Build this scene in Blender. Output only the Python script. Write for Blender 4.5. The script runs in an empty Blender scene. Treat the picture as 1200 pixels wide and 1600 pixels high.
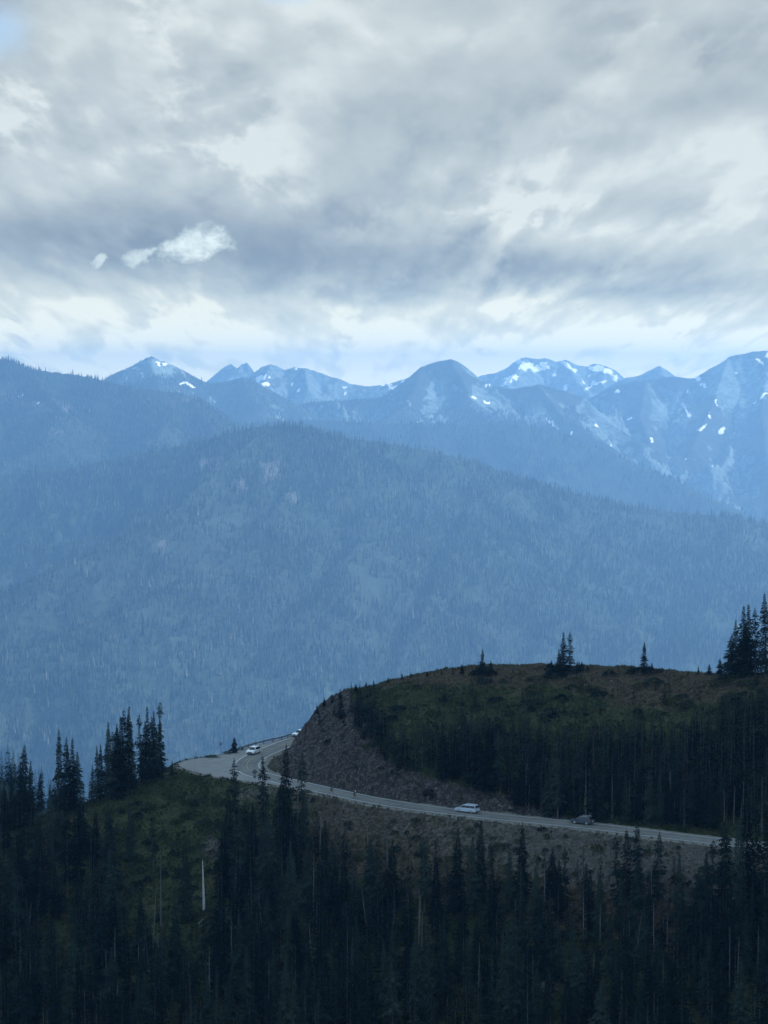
import bpy, bmesh, math, random
import numpy as np
from mathutils import Vector, Matrix

# ------------------------------------------------------------------ camera
F_PX, CX, CY, HOR = 3800.0, 600.0, 800.0, 590.0      # focal length and principal point in photo pixels
PITCH = math.atan((CY - HOR) / F_PX)
C = bpy.context.scene.collection
cam_d = bpy.data.cameras.new("camera"); cam = bpy.data.objects.new("camera", cam_d); C.objects.link(cam)
cam_d.sensor_fit = 'HORIZONTAL'; cam_d.sensor_width = 36.0; cam_d.lens = 36.0 * F_PX / 1200.0
cam_d.clip_start = 1.0; cam_d.clip_end = 200000.0
cam.location = (0, 0, 0); cam.rotation_euler = (math.pi / 2 - PITCH, 0, 0)
bpy.context.scene.camera = cam

# ------------------------------------------------------------------ light and exposure
SUN_EL, SUN_AZ = math.radians(42), math.radians(64)   # azimuth clockwise from the view direction (+Y)
sun_d = bpy.data.lights.new("sun", 'SUN'); sun = bpy.data.objects.new("sun", sun_d); C.objects.link(sun)
sun_d.energy = 5.0; sun_d.angle = math.radians(0.6); sun_d.color = (1.0, 0.955, 0.9)
SUN_DIR = Vector((math.sin(SUN_AZ) * math.cos(SUN_EL), math.cos(SUN_AZ) * math.cos(SUN_EL), math.sin(SUN_EL)))
sun.rotation_euler = SUN_DIR.to_track_quat('Z', 'Y').to_euler()
sun.location = (0, 0, 50)
sc = bpy.context.scene
sc.view_settings.view_transform = 'Standard'; sc.view_settings.look = 'None'
sc.view_settings.exposure = 0.9; sc.view_settings.gamma = 1.0; sc.view_settings.use_curve_mapping = False
sc.render.engine = 'CYCLES'
sc.cycles.max_bounces = 5; sc.cycles.diffuse_bounces = 2; sc.cycles.glossy_bounces = 2
sc.cycles.transmission_bounces = 2; sc.cycles.volume_bounces = 1; sc.cycles.transparent_max_bounces = 6
sc.cycles.use_denoising = True
sc.cycles.sample_clamp_indirect = 4.0


# ------------------------------------------------------------------ node expression helper
class X:
    """a value in a node tree that composes with + - * / into Math nodes"""
    nt = None
    def __init__(s, v): s.v = v
    @staticmethod
    def m(op, *a, clamp=False):
        n = X.nt.nodes.new('ShaderNodeMath'); n.operation = op; n.use_clamp = clamp
        for i, q in enumerate(a):
            q = q.v if isinstance(q, X) else q
            if isinstance(q, (int, float)): n.inputs[i].default_value = q
            else: X.nt.links.new(q, n.inputs[i])
        return X(n.outputs[0])
    def __add__(s, o): return X.m('ADD', s, o)
    __radd__ = __add__
    def __sub__(s, o): return X.m('SUBTRACT', s, o)
    def __rsub__(s, o): return X.m('SUBTRACT', o, s)
    def __mul__(s, o): return X.m('MULTIPLY', s, o)
    __rmul__ = __mul__
    def __truediv__(s, o): return X.m('DIVIDE', s, o)
    def __rtruediv__(s, o): return X.m('DIVIDE', o, s)
def xmax(a, b): return X.m('MAXIMUM', a, b)
def xmin(a, b): return X.m('MINIMUM', a, b)
def sstep(x, a, b):
    n = X.nt.nodes.new('ShaderNodeMapRange'); n.interpolation_type = 'SMOOTHSTEP'
    X.nt.links.new(x.v, n.inputs['Value'])
    n.inputs['From Min'].default_value = a; n.inputs['From Max'].default_value = b
    return X(n.outputs['Result'])
def comb(x, y, z=0.0):
    n = X.nt.nodes.new('ShaderNodeCombineXYZ')
    for i, q in enumerate((x, y, z)):
        if isinstance(q, X): X.nt.links.new(q.v, n.inputs[i])
        else: n.inputs[i].default_value = q
    return n.outputs[0]
def noise(vec, scale, detail=6, rough=0.5, dist=0.0, dims='3D'):
    n = X.nt.nodes.new('ShaderNodeTexNoise'); n.noise_dimensions = dims
    if vec is not None: X.nt.links.new(vec, n.inputs['Vector'])
    n.inputs['Scale'].default_value = scale; n.inputs['Detail'].default_value = detail
    n.inputs['Roughness'].default_value = rough; n.inputs['Distortion'].default_value = dist
    return X(n.outputs['Fac'])
def ramp(x, stops):
    n = X.nt.nodes.new('ShaderNodeValToRGB'); X.nt.links.new(x.v, n.inputs[0])
    e = n.color_ramp.elements
    while len(e) < len(stops): e.new(0.5)
    for i, (p, c) in enumerate(stops):
        e[i].position = p; e[i].color = (*c, 1) if len(c) == 3 else c
    return n.outputs[0]
def mixc(f, a, b, mode='MIX'):
    n = X.nt.nodes.new('ShaderNodeMix'); n.data_type = 'RGBA'; n.blend_type = mode
    if isinstance(f, X): X.nt.links.new(f.v, n.inputs[0])
    else: n.inputs[0].default_value = f
    for q, i in ((a, 6), (b, 7)):
        if isinstance(q, tuple): n.inputs[i].default_value = (*q, 1)
        else: X.nt.links.new(q, n.inputs[i])
    return n.outputs[2]

# ------------------------------------------------------------------ sky
def build_world():
    w = bpy.data.worlds.new("World"); sc.world = w; w.use_nodes = True
    nt = w.node_tree; nt.nodes.clear(); X.nt = nt
    out = nt.nodes.new('ShaderNodeOutputWorld')
    sky = nt.nodes.new('ShaderNodeTexSky'); sky.sky_type = 'NISHITA'; sky.sun_disc = False
    sky.sun_elevation = SUN_EL; sky.sun_rotation = SUN_AZ; sky.altitude = 1600; sky.dust_density = 1.0
    bg = nt.nodes.new('ShaderNodeBackground'); bg.inputs[1].default_value = 0.09
    nt.links.new(sky.outputs[0], bg.inputs[0])
    tc = nt.nodes.new('ShaderNodeTexCoord'); sep = nt.nodes.new('ShaderNodeSeparateXYZ')
    nt.links.new(tc.outputs['Generated'], sep.inputs[0])
    x, y, z = (X(o) for o in sep.outputs)
    yy = xmax(y, 0.25)
    u0 = x / yy * 3.8 + 0.6                    # direction, 1 unit = 0.263 rad
    h0 = z / yy * 3.8                          # height over the horizon, same unit
    # cloud-layer coordinates: cells shrink towards the horizon
    hh = xmax(h0 + 0.10, 0.02) * 0.6 + 0.17
    LX = (u0 - 0.6) / hh; LY = X.m('LOGARITHM', hh, 2.718) * -2.0
    lv = comb(LX, LY, 0.0)
    w1 = noise(lv, 1.6, 4, 0.5) - 0.5
    w2 = noise(comb(LX + 7.3, LY - 3.1, 2.0), 1.6, 4, 0.5) - 0.5
    u = u0 + w1 * hh * 0.28; h = h0 + w2 * hh * 0.12
    v = 0.59 - h
    def blob(bu, bv, su, sv, a):
        e = (u - bu) / su; f = (v - bv) / sv
        return X.m('EXPONENT', (e * e + f * f) * -1.0) * a
    B = (noise(lv, 0.9, 3, 0.5) - 0.5) * 0.22 + 0.78
    for b in SKY_BLOBS: B = B + blob(*b)
    # flat base of the deck with a brighter far layer under it
    B = B + sstep(v, 0.452, 0.486) * 0.24 - sstep(v, 0.30, 0.45) * (1.0 - sstep(v, 0.452, 0.486)) * 0.10
    # heaped cloud: soft masses, ragged-edged scraps in front of them, both lit from the upper right
    wx = LX + w1 * 0.14; wy = LY + w2 * 0.14
    big = noise(comb(wx, wy, 0.4), 1.8, 4, 0.48); big_s = noise(comb(wx + 0.06, wy + 0.13, 0.4), 1.8, 3, 0.45)
    turb = X.m('ABSOLUTE', noise(comb(wx, wy, 21.0), 2.4, 4, 0.55) - 0.5) * 2.0; turb_s = X.m('ABSOLUTE', noise(comb(wx + 0.04, wy + 0.09, 21.0), 2.4, 3, 0.5) - 0.5) * 2.0
    frag = noise(comb(wx, wy, 12.0), 2.6, 8, 0.57); frag_s = noise(comb(wx + 0.025, wy + 0.07, 12.0), 2.6, 5, 0.5)
    crisp = sstep(noise(comb(LX, LY, 9.0), 1.5, 2, 0.5), 0.44, 0.62)
    crisp = xmax(crisp, X.m('EXPONENT', (h0 - 0.05) * (h0 - 0.05) * -120.0))
    edge = sstep(frag, 0.49, 0.585)
    B = B + (big - 0.5) * 0.55 + (big - big_s) * 0.55 + (edge - 0.4) * (crisp * 0.13 + 0.05) + (frag - frag_s) * (crisp * 1.0 + 0.35) + (frag - 0.5) * 0.22 + (turb - 0.2) * (crisp * 0.35 + 0.18) + (turb - turb_s) * 0.25
    col = ramp(B, SKY_RAMP)
    n1 = frag
    # small low cumulus puffs, brighter than what is behind them
    fl = noise(comb(u0 * 17.0, h0 * 17.0, 3.0), 1.0, 6, 0.6) - 0.5
    fl2 = noise(comb(u0 * 17.0, h0 * 17.0, 8.0), 1.0, 6, 0.6) - 0.5
    puff = None; pn = noise(comb(u0 * 20.0, h0 * 30.0, 1.0), 1.6, 7, 0.65)
    for (pu, pv, su, sv, rot, a) in SKY_PUFFS:
        du = u0 + fl * 0.085 - pu; dv = (0.59 - h0) + fl2 * 0.055 - pv
        ca, sa = math.cos(rot), math.sin(rot)
        e = (du * ca + dv * sa) / su; f = (dv * ca - du * sa) / sv
        p = sstep(1.0 - (e * e + f * f) * 0.9 + (pn - 0.5) * 1.5, -0.1, 0.95) * a
        puff = p if puff is None else xmax(puff, p)
    pc = ramp(pn, [(0.3, (0.46, 0.56, 0.62)), (0.62, (0.72, 0.86, 0.90))])
    col = mixc(puff, col, pc)
    # sky overhead tinted bluer and brighter for cooler ambient light; below the horizon dull
    up = sstep(h0, 0.75, 1.9); dn = sstep(h0 * -1.0, 0.02, 0.4)
    col = mixc(1.0, col, comb(1.0 - up * 0.05, 1.0 + up * 0.25, 1.0 + up * 0.6), 'MULTIPLY')
    # low sky gets a warm gain that offsets the blue of the haze
    gl = X.m('EXPONENT', xmax(h0, 0.0) * -HORIZON_FALL)
    col = mixc(1.0, col, comb(1.0 + gl * HORIZON_GAIN[0], 1.0 + gl * HORIZON_GAIN[1], 1.0 + gl * HORIZON_GAIN[2]), 'MULTIPLY')
    col = mixc(dn, col, (0.10, 0.14, 0.19))
    hole = None
    for b in SKY_HOLES:
        q = blob(*b); hole = q if hole is None else xmax(hole, q)
    hole = sstep(hole + (n1 - 0.5) * 1.6 * sstep(hole, 0.02, 0.3), 0.25, 1.1) * 0.75
    bc = nt.nodes.new('ShaderNodeBackground'); nt.links.new(col, bc.inputs[0]); bc.inputs[1].default_value = CLOUD_GAIN
    ms = nt.nodes.new('ShaderNodeMixShader'); nt.links.new((hole).v, ms.inputs[0])
    nt.links.new(bc.outputs[0], ms.inputs[1]); nt.links.new(bg.outputs[0], ms.inputs[2])
    nt.links.new(ms.outputs[0], out.inputs[0])
    w.cycles.sampling_method = 'MANUAL'; w.cycles.sample_map_resolution = 1024
CLOUD_GAIN = 0.59
HORIZON_FALL, HORIZON_GAIN = 11.0, (1.85, 1.34, 0.30)
# (centre u, centre v, half widths, brightness change)
SKY_BLOBS = [(0.16, 0.365, 0.30, 0.055, -0.46), (0.50, 0.41, 0.30, 0.055, -0.46), (0.85, 0.42, 0.32, 0.030, -0.18), (1.10, 0.48, 0.20, 0.02, -0.22),
             (0.80, 0.29, 0.12, 0.06, 0.14), (0.88, 0.36, 0.10, 0.035, 0.18), (1.15, 0.26, 0.14, 0.08, 0.16), (0.72, 0.20, 0.20, 0.08, -0.12), (1.02, 0.10, 0.16, 0.035, -0.16),
             (0.10, 0.45, 0.20, 0.030, 0.14), (0.15, 0.25, 0.10, 0.04, 0.10), (0.38, 0.23, 0.12, 0.05, 0.08), (0.25, 0.05, 0.30, 0.05, 0.10), (0.62, 0.08, 0.12, 0.04, 0.08)]
SKY_RAMP = [(0.05, (0.22, 0.285, 0.355)), (0.34, (0.335, 0.405, 0.465)), (0.58, (0.445, 0.52, 0.56)), (0.80, (0.54, 0.61, 0.635)), (1.0, (0.70, 0.77, 0.775))]
SKY_PUFFS = [(0.305, 0.383, 0.062, 0.028, -0.28, 1.0), (0.215, 0.404, 0.026, 0.013, -0.3, 0.7), (0.152, 0.405, 0.010, 0.010, 0, 0.6)]
SKY_HOLES = [(-0.01, 0.055, 0.07, 0.055, 1.0), (0.43, -0.01, 0.08, 0.03, 0.9)]
build_world()

# ------------------------------------------------------------------ numpy helpers
_rs = np.random.RandomState(7)
_perm = np.concatenate([_rs.permutation(256)] * 3)
_gr = np.stack([np.cos(np.arange(256) * 2.399963), np.sin(np.arange(256) * 2.399963)], 1)
def pn(x, y, seed=0):
    x = np.asarray(x, float) + seed * 17.13; y = np.asarray(y, float) - seed * 9.71
    xi = np.floor(x).astype(np.int64); yi = np.floor(y).astype(np.int64)
    xf = x - xi; yf = y - yi
    u = xf * xf * xf * (xf * (xf * 6 - 15) + 10); v = yf * yf * yf * (yf * (yf * 6 - 15) + 10)
    def g(ix, iy, dx, dy):
        h = _perm[(_perm[ix & 255] + iy) & 255]
        return _gr[h, 0] * dx + _gr[h, 1] * dy
    a = g(xi, yi, xf, yf); b = g(xi + 1, yi, xf - 1, yf)
    c = g(xi, yi + 1, xf, yf - 1); d = g(xi + 1, yi + 1, xf - 1, yf - 1)
    return ((a + (b - a) * u) * (1 - v) + (c + (d - c) * u) * v) * 1.5
def fbm(x, y, o=5, seed=0, gain=0.5):
    s = 0; a = 1.0; f = 1.0
    for i in range(o):
        s = s + a * pn(x * f, y * f, seed + i); a *= gain; f *= 2.03
    return s
def ridged(x, y, o=5, seed=0, gain=0.5):
    s = 0; a = 1.0; f = 1.0
    for i in range(o):
        s = s + a * (1 - 2 * np.abs(pn(x * f, y * f, seed + i))); a *= gain; f *= 2.03
    return s
def smooth(t): t = np.clip(t, 0, 1); return t * t * (3 - 2 * t)
CP, SP = math.cos(PITCH), math.sin(PITCH)
def ray(px, py):
    a = (px - CX) / F_PX; b = (CY - py) / F_PX
    return np.array([a, CP + b * SP, -SP + b * CP])
def atY(px, py, Y):
    d = ray(px, py); return d * (Y / d[1])
def atZ(px, py, Z):
    d = ray(px, py); return d * (Z / d[2])
def proj(P):
    P = np.asarray(P, float)
    dep = P[..., 1] * CP - P[..., 2] * SP; up = P[..., 1] * SP + P[..., 2] * CP
    return CX + F_PX * P[..., 0] / dep, CY - F_PX * up / dep
def inpoly(x, y, poly):
    r = np.zeros(np.shape(x), bool); n = len(poly)
    for i in range(n):
        x0, y0 = poly[i][:2]; x1, y1 = poly[(i + 1) % n][:2]
        if y0 == y1: continue
        c = ((y0 > y) != (y1 > y)) & (x < (x1 - x0) * (y - y0) / (y1 - y0) + x0)
        r ^= c
    return r
def distpoly(x, y, pts, closed=False):
    """distance to a polyline, and z interpolated at the nearest point when the points have one"""
    best = np.full(np.shape(x), 1e18); bz = np.zeros(np.shape(x))
    n = len(pts)
    for i in range(n if closed else n - 1):
        a = pts[i]; b = pts[(i + 1) % n]
        dx, dy = b[0] - a[0], b[1] - a[1]; L = dx * dx + dy * dy + 1e-9
        t = np.clip(((x - a[0]) * dx + (y - a[1]) * dy) / L, 0, 1)
        d = (x - a[0] - t * dx) ** 2 + (y - a[1] - t * dy) ** 2
        k = d < best; best = np.where(k, d, best)
        if len(a) > 2: bz = np.where(k, a[2] + t * (b[2] - a[2]), bz)
    return np.sqrt(best), bz

def mesh_np(name, co, faces, attrs=None, smooth_shade=False, mat_idx=None):
    """faces: (n,3) or (n,4) index array"""
    me = bpy.data.meshes.new(name); nf, k = faces.shape
    me.vertices.add(len(co)); me.vertices.foreach_set('co', np.ascontiguousarray(co, np.float32).ravel())
    me.loops.add(nf * k); me.loops.foreach_set('vertex_index', np.ascontiguousarray(faces, np.int32).ravel())
    me.polygons.add(nf); me.polygons.foreach_set('loop_start', np.arange(0, nf * k, k, dtype=np.int32))
    me.polygons.foreach_set('use_smooth', np.full(nf, smooth_shade))
    if mat_idx is not None: me.polygons.foreach_set('material_index', mat_idx.astype(np.int32))
    me.update(calc_edges=True)
    for an, av in (attrs or {}).items():
        a = me.attributes.new(an, 'FLOAT', 'POINT'); a.data.foreach_set('value', np.ascontiguousarray(av, np.float32))
    return me
def grid_faces(nx, ny):
    i, j = np.meshgrid(np.arange(nx - 1), np.arange(ny - 1))
    a = (j * nx + i).ravel(); return np.stack([a, a + 1, a + nx + 1, a + nx], 1)
def link(name, me, mat=None, parent=None):
    o = bpy.data.objects.new(name, me); C.objects.link(o)
    if mat is not None and not me.materials:
        for m_ in (mat if isinstance(mat, (list, tuple)) else [mat]): me.materials.append(m_)
    if parent is not None: o.parent = parent
    return o
def tag(o, label=None, cat=None, group=None, kind=None):
    if label: o['label'] = label
    if cat: o['category'] = cat
    if group: o['group'] = group
    if kind: o['kind'] = kind
    return o
def empty(name, loc=(0, 0, 0), rz=0.0, rot=None):
    o = bpy.data.objects.new(name, None); C.objects.link(o); o.location = loc
    o.rotation_euler = rot if rot else (0, 0, rz); o.empty_display_size = 0.5
    return o

# ------------------------------------------------------------------ materials
def material(name, fn):
    m_ = bpy.data.materials.new(name); m_.use_nodes = True; nt = m_.node_tree; X.nt = nt
    b = nt.nodes['Principled BSDF']; fn(nt, b); return m_
def setc(nt, b, col):
    if isinstance(col, tuple): b.inputs['Base Color'].default_value = (*col, 1)
    else: nt.links.new(col, b.inputs['Base Color'])
def attr(name):
    n = X.nt.nodes.new('ShaderNodeAttribute'); n.attribute_name = name; return X(n.outputs['Fac'])
def opos():
    n = X.nt.nodes.new('ShaderNodeTexCoord'); return n.outputs['Object']
def bump(nt, b, hgt, strength, dist):
    n = nt.nodes.new('ShaderNodeBump'); n.inputs['Strength'].default_value = strength; n.inputs['Distance'].default_value = dist
    nt.links.new(hgt.v, n.inputs['Height']); nt.links.new(n.outputs[0], b.inputs['Normal'])
def plain(name, col, rough=0.6, metal=0.0, var=0.12, scale=6.0, coat=0.0):
    def fn(nt, b):
        n = noise(opos(), scale, 4, 0.6)
        c = mixc(1.0, col, ramp(n, [(0.3, (1 - var,) * 3), (0.7, (1 + 0,) * 3)]), 'MULTIPLY')
        setc(nt, b, c); b.inputs['Roughness'].default_value = rough; b.inputs['Metallic'].default_value = metal
        b.inputs['Coat Weight'].default_value = coat
    return material(name, fn)

def m_ground(nt, b):
    p = opos(); b.inputs['Roughness'].default_value = 0.95; b.inputs['Specular IOR Level'].default_value = 0.02
    n1 = noise(p, 0.16, 5, 0.6); n2 = noise(p, 1.1, 6, 0.65); n3 = noise(p, 4.0, 4, 0.6)
    dirt = ramp(n2 * 0.6 + n3 * 0.4, [(0.32, (0.030, 0.027, 0.023)), (0.52, (0.082, 0.073, 0.062)), (0.70, (0.18, 0.162, 0.14))])
    grass = ramp(n1 * 0.5 + n2 * 0.5, [(0.34, (0.014, 0.019, 0.010)), (0.5, (0.034, 0.041, 0.017)), (0.64, (0.080, 0.076, 0.036))])
    heath = ramp(n2 * 0.5 + n3 * 0.5, [(0.34, (0.026, 0.020, 0.014)), (0.53, (0.072, 0.054, 0.034)), (0.68, (0.15, 0.122, 0.078))])
    veg = mixc(sstep(attr('heath') + (n1 - 0.5) * 1.2 + (n2 - 0.5) * 0.8, 0.3, 0.7), grass, heath)
    c = mixc(sstep(attr('dirt') + (n2 - 0.5) * 0.9 + (n1 - 0.5) * 0.5, 0.35, 0.65), veg, dirt)
    rk = ramp(noise(p, 0.9, 8, 0.7) * 0.6 + n3 * 0.4, [(0.38, (0.013, 0.011, 0.010)), (0.52, (0.050, 0.043, 0.038)), (0.66, (0.19, 0.165, 0.148))])
    c = mixc(sstep(attr('rock') + (n2 - 0.5) * 0.7, 0.35, 0.65), c, rk)
    gv = ramp(n2 * 0.4 + noise(p, 9.0, 3, 0.7) * 0.6, [(0.35, (0.13, 0.118, 0.10)), (0.65, (0.25, 0.235, 0.205))])
    c = mixc(sstep(attr('gravel') + (n2 - 0.5) * 0.6, 0.35, 0.65), c, gv)
    setc(nt, b, c); bump(nt, b, n2 * 0.5 + n3 * 0.5, 0.9, 0.5)
M_GROUND = material('slope_ground', m_ground)

def mtn(name, forest, rockc, snow=True, rock_scale=0.01):
    def fn(nt, b):
        p = opos(); b.inputs['Roughness'].default_value = 0.95; b.inputs['Specular IOR Level'].default_value = 0.05
        n1 = noise(p, rock_scale, 8, 0.65); n2 = noise(p, rock_scale * 6, 6, 0.7)
        f = mixc(sstep(n1 * 0.5 + n2 * 0.5, 0.35, 0.65), tuple(q * 0.6 for q in forest), tuple(q * 1.5 for q in forest))
        r = mixc(sstep(n2 * 0.7 + n1 * 0.3, 0.35, 0.65), tuple(q * 0.35 for q in rockc), tuple(q * 1.6 for q in rockc))
        c = mixc(sstep(attr('rock') + (n2 - 0.5) * 0.8 + (n1 - 0.5) * 0.5, 0.4, 0.62), f, r)
        if snow: c = mixc(sstep(attr('snow') + (n2 - 0.5) * 1.5, 0.50, 0.58), c, (0.78, 0.80, 0.82))
        setc(nt, b, c)
    return material(name, fn)
M_MT_FOREST = mtn('forested_mountain', (0.026, 0.040, 0.030), (0.066, 0.070, 0.064), True, 0.014)
M_MT_ROCK = mtn('rocky_mountain', (0.030, 0.042, 0.033), (0.115, 0.16, 0.155), True, 0.006)

def m_far_tree(nt, b):
    t = attr('tone'); b.inputs['Roughness'].default_value = 0.9; b.inputs['Specular IOR Level'].default_value = 0.1
    setc(nt, b, ramp(t, [(0.0, (0.010, 0.019, 0.013)), (0.5, (0.040, 0.058, 0.040)), (0.85, (0.10, 0.12, 0.085)), (1.0, (0.22, 0.20, 0.18))]))
M_FARTREE = material('far_conifers', m_far_tree)
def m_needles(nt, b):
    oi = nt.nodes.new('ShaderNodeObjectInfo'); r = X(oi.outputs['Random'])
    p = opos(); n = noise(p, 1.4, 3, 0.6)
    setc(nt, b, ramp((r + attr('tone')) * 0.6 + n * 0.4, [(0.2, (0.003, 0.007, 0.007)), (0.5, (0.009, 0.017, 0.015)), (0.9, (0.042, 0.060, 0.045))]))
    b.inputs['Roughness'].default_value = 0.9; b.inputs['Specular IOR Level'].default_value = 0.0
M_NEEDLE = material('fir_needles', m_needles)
def m_bark(nt, b):
    n = noise(opos(), 5, 5, 0.6)
    setc(nt, b, ramp(n, [(0.3, (0.045, 0.038, 0.033)), (0.7, (0.13, 0.115, 0.10))])); b.inputs['Roughness'].default_value = 0.9; b.inputs['Specular IOR Level'].default_value = 0.02
M_BARK = material('fir_bark', m_bark)
def m_dead(nt, b):
    n = noise(opos(), 4, 5, 0.6)
    setc(nt, b, ramp(n, [(0.3, (0.06, 0.056, 0.052)), (0.7, (0.17, 0.16, 0.15))])); b.inputs['Roughness'].default_value = 0.85
M_DEAD = material('weathered_wood', m_dead)
M_BLEACH = plain('bleached_wood', (0.75, 0.73, 0.70), 0.8, var=0.35, scale=2.5)
def m_shrub(nt, b):
    n = noise(opos(), 2.0, 4, 0.6)
    setc(nt, b, ramp(n, [(0.3, (0.018, 0.028, 0.014)), (0.7, (0.060, 0.072, 0.032))])); b.inputs['Roughness'].default_value = 0.85; b.inputs['Specular IOR Level'].default_value = 0.02
M_SHRUB = material('shrub_leaves', m_shrub)
def m_tuft(nt, b):
    t = attr('tone')
    setc(nt, b, ramp(t, [(0.0, (0.014, 0.022, 0.010)), (0.4, (0.034, 0.043, 0.018)), (0.7, (0.085, 0.073, 0.042)), (1.0, (0.17, 0.15, 0.10))])); b.inputs['Roughness'].default_value = 0.9; b.inputs['Specular IOR Level'].default_value = 0.02
M_TUFT = material('slope_tufts', m_tuft)
def m_stone(nt, b):
    n = noise(opos(), 1.2, 6, 0.7)
    setc(nt, b, ramp(n, [(0.3, (0.035, 0.030, 0.026)), (0.7, (0.16, 0.138, 0.12))])); b.inputs['Roughness'].default_value = 0.9
M_STONE = material('broken_rock', m_stone)
def m_asphalt(nt, b):
    p = opos(); n = noise(p, 0.5, 5, 0.6); n2 = noise(p, 14, 3, 0.7); a = attr('wear')
    pt = noise(p, 0.16, 2, 0.4)
    c = ramp((n - 0.5) * 0.7 + 0.17 + n2 * 0.25 + a * 0.4 - sstep(pt, 0.56, 0.60) * 0.10, [(0.25, (0.078, 0.075, 0.073)), (0.5, (0.126, 0.120, 0.112)), (0.75, (0.19, 0.18, 0.165))])
    setc(nt, b, c); b.inputs['Roughness'].default_value = 0.85; bump(nt, b, n2, 0.3, 0.02)
M_ASPHALT = material('worn_asphalt', m_asphalt)
def m_pull(nt, b):
    p = opos(); n = noise(p, 0.35, 5, 0.6); n2 = noise(p, 10, 3, 0.7)
    setc(nt, b, ramp(n * 0.6 + n2 * 0.4, [(0.3, (0.15, 0.145, 0.135)), (0.7, (0.26, 0.245, 0.225))])); b.inputs['Roughness'].default_value = 0.9
    bump(nt, b, n2, 0.4, 0.03)
M_PULL = material('turnout_gravel', m_pull)
M_WHITELINE = plain('faded_white_paint', (0.62, 0.62, 0.60), 0.7, var=0.3, scale=3)
M_YELLOW = plain('faded_yellow_paint', (0.42, 0.33, 0.12), 0.7, var=0.35, scale=3)
M_TYRE = plain('tyre_rubber', (0.02, 0.02, 0.021), 0.85)
M_RIM = plain('alloy_rim', (0.55, 0.56, 0.58), 0.35, 0.7)
M_GLASS = plain('dark_car_glass', (0.012, 0.015, 0.018), 0.06, 0, var=0.02)
M_BLACKPL = plain('black_trim', (0.02, 0.02, 0.022), 0.5)
M_LAMP = plain('headlight_lens', (0.55, 0.58, 0.60), 0.1, 0.2)
M_TAIL = plain('red_tail_lens', (0.30, 0.015, 0.015), 0.2)
M_WHITECAR = plain('white_car_paint', (0.90, 0.90, 0.90), 0.25, 0, var=0.03, coat=0.6)
M_SILVER = plain('silver_blue_car_paint', (0.52, 0.58, 0.66), 0.30, 0.1, var=0.04, coat=0.6)
M_DARKCAR = plain('dark_grey_car_paint', (0.060, 0.080, 0.098), 0.20, 0.1, var=0.04, coat=0.6)
M_RUSTRAIL = plain('brown_guardrail_wood', (0.16, 0.115, 0.09), 0.8, var=0.4, scale=3)
M_STEEL = plain('galvanised_steel', (0.30, 0.31, 0.32), 0.5, 0.6)
M_SIGNBACK = plain('dull_sign_face', (0.10, 0.11, 0.12), 0.6)
M_SKIN = plain('skin', (0.45, 0.28, 0.20), 0.6)
M_JERSEY_DK = plain('dark_jersey', (0.018, 0.022, 0.035), 0.8)
M_SHORTS = plain('black_shorts', (0.012, 0.012, 0.014), 0.8)
M_SHOE = plain('white_shoes', (0.6, 0.6, 0.6), 0.6)
M_HELM_W = plain('white_helmet', (0.8, 0.8, 0.8), 0.4)
M_HELM_B = plain('black_helmet', (0.02, 0.02, 0.025), 0.4)
M_BIKE = plain('dark_bicycle_paint', (0.03, 0.035, 0.05), 0.3, 0.3)

# ------------------------------------------------------------------ road layout (real metres, road surface at ZR)
ZR = -89.0
def catmull(pts, step=1.5):
    pts = [np.array(p, float) for p in pts]; P = [2 * pts[0] - pts[1]] + pts + [2 * pts[-1] - pts[-2]]; out = []
    for i in range(1, len(P) - 2):
        n = max(2, int(np.linalg.norm(P[i + 1] - P[i]) / step))
        for k in range(n):
            t = k / n
            out.append(0.5 * ((2 * P[i]) + (-P[i - 1] + P[i + 1]) * t + (2 * P[i - 1] - 5 * P[i] + 4 * P[i + 1] - P[i + 2]) * t * t + (-P[i - 1] + 3 * P[i] - 3 * P[i + 1] + P[i + 2]) * t ** 3))
    out.append(pts[-1]); return np.array(out)
def g(px, py): return tuple(atZ(px, py, ZR)[:2])
near_edge = [g(1620, 1388), g(1460, 1363), g(1330, 1345), g(1210, 1330), g(1130, 1320), g(990, 1304.5), g(920, 1295), g(780, 1281), g(650, 1266), g(512, 1242.5), g(475, 1234), g(440, 1226)]
def offset_pts(pts, d):
    pts = np.array(pts); t = np.gradient(pts, axis=0); t /= np.linalg.norm(t, axis=1)[:, None]
    return pts + np.stack([t[:, 1], -t[:, 0]], 1) * d      # to the right of travel
ne = catmull(near_edge)
RW = 3.05                                                # half width of the asphalt
cen_a = offset_pts(ne, RW - 0.15)                         # the road runs to the left of the photo, its far side is to the right of travel
inner = [g(436, 1210), g(424, 1200.5), g(420, 1193), g(424, 1185.5), g(437, 1177), g(452, 1166)]
cen_pts = [tuple(p) for p in cen_a[::12][:-1]]
# after the straight the centreline swings round the nose of the knoll
bend = [(-25.0, 537.5), (-30.0, 546.5), (-31.6, 556.0), (-30.6, 566.0), (-27.6, 577.0), (-23.2, 590.0), (-17.2, 604.0), (-9.0, 618.0), (4.0, 635.0), (24.0, 652.0), (60.0, 668.0)]
cen_pts = [p for p in cen_pts if p[0] > -19.5] + bend
CEN = catmull(cen_pts, 1.2)
PAD = [g(440, 1227.5), g(406, 1223), g(371, 1218.5), g(338, 1213.5), g(303, 1205.5), g(284, 1199), g(279, 1194), g(288, 1189.5), g(302, 1186), g(341, 1180.5), g(365, 1175), g(387, 1168.5),
       g(412, 1162), g(440, 1156), g(458, 1151.5), (-18.0, 606.0), (-20, 590), (-27, 575), (-28, 550)]

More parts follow.
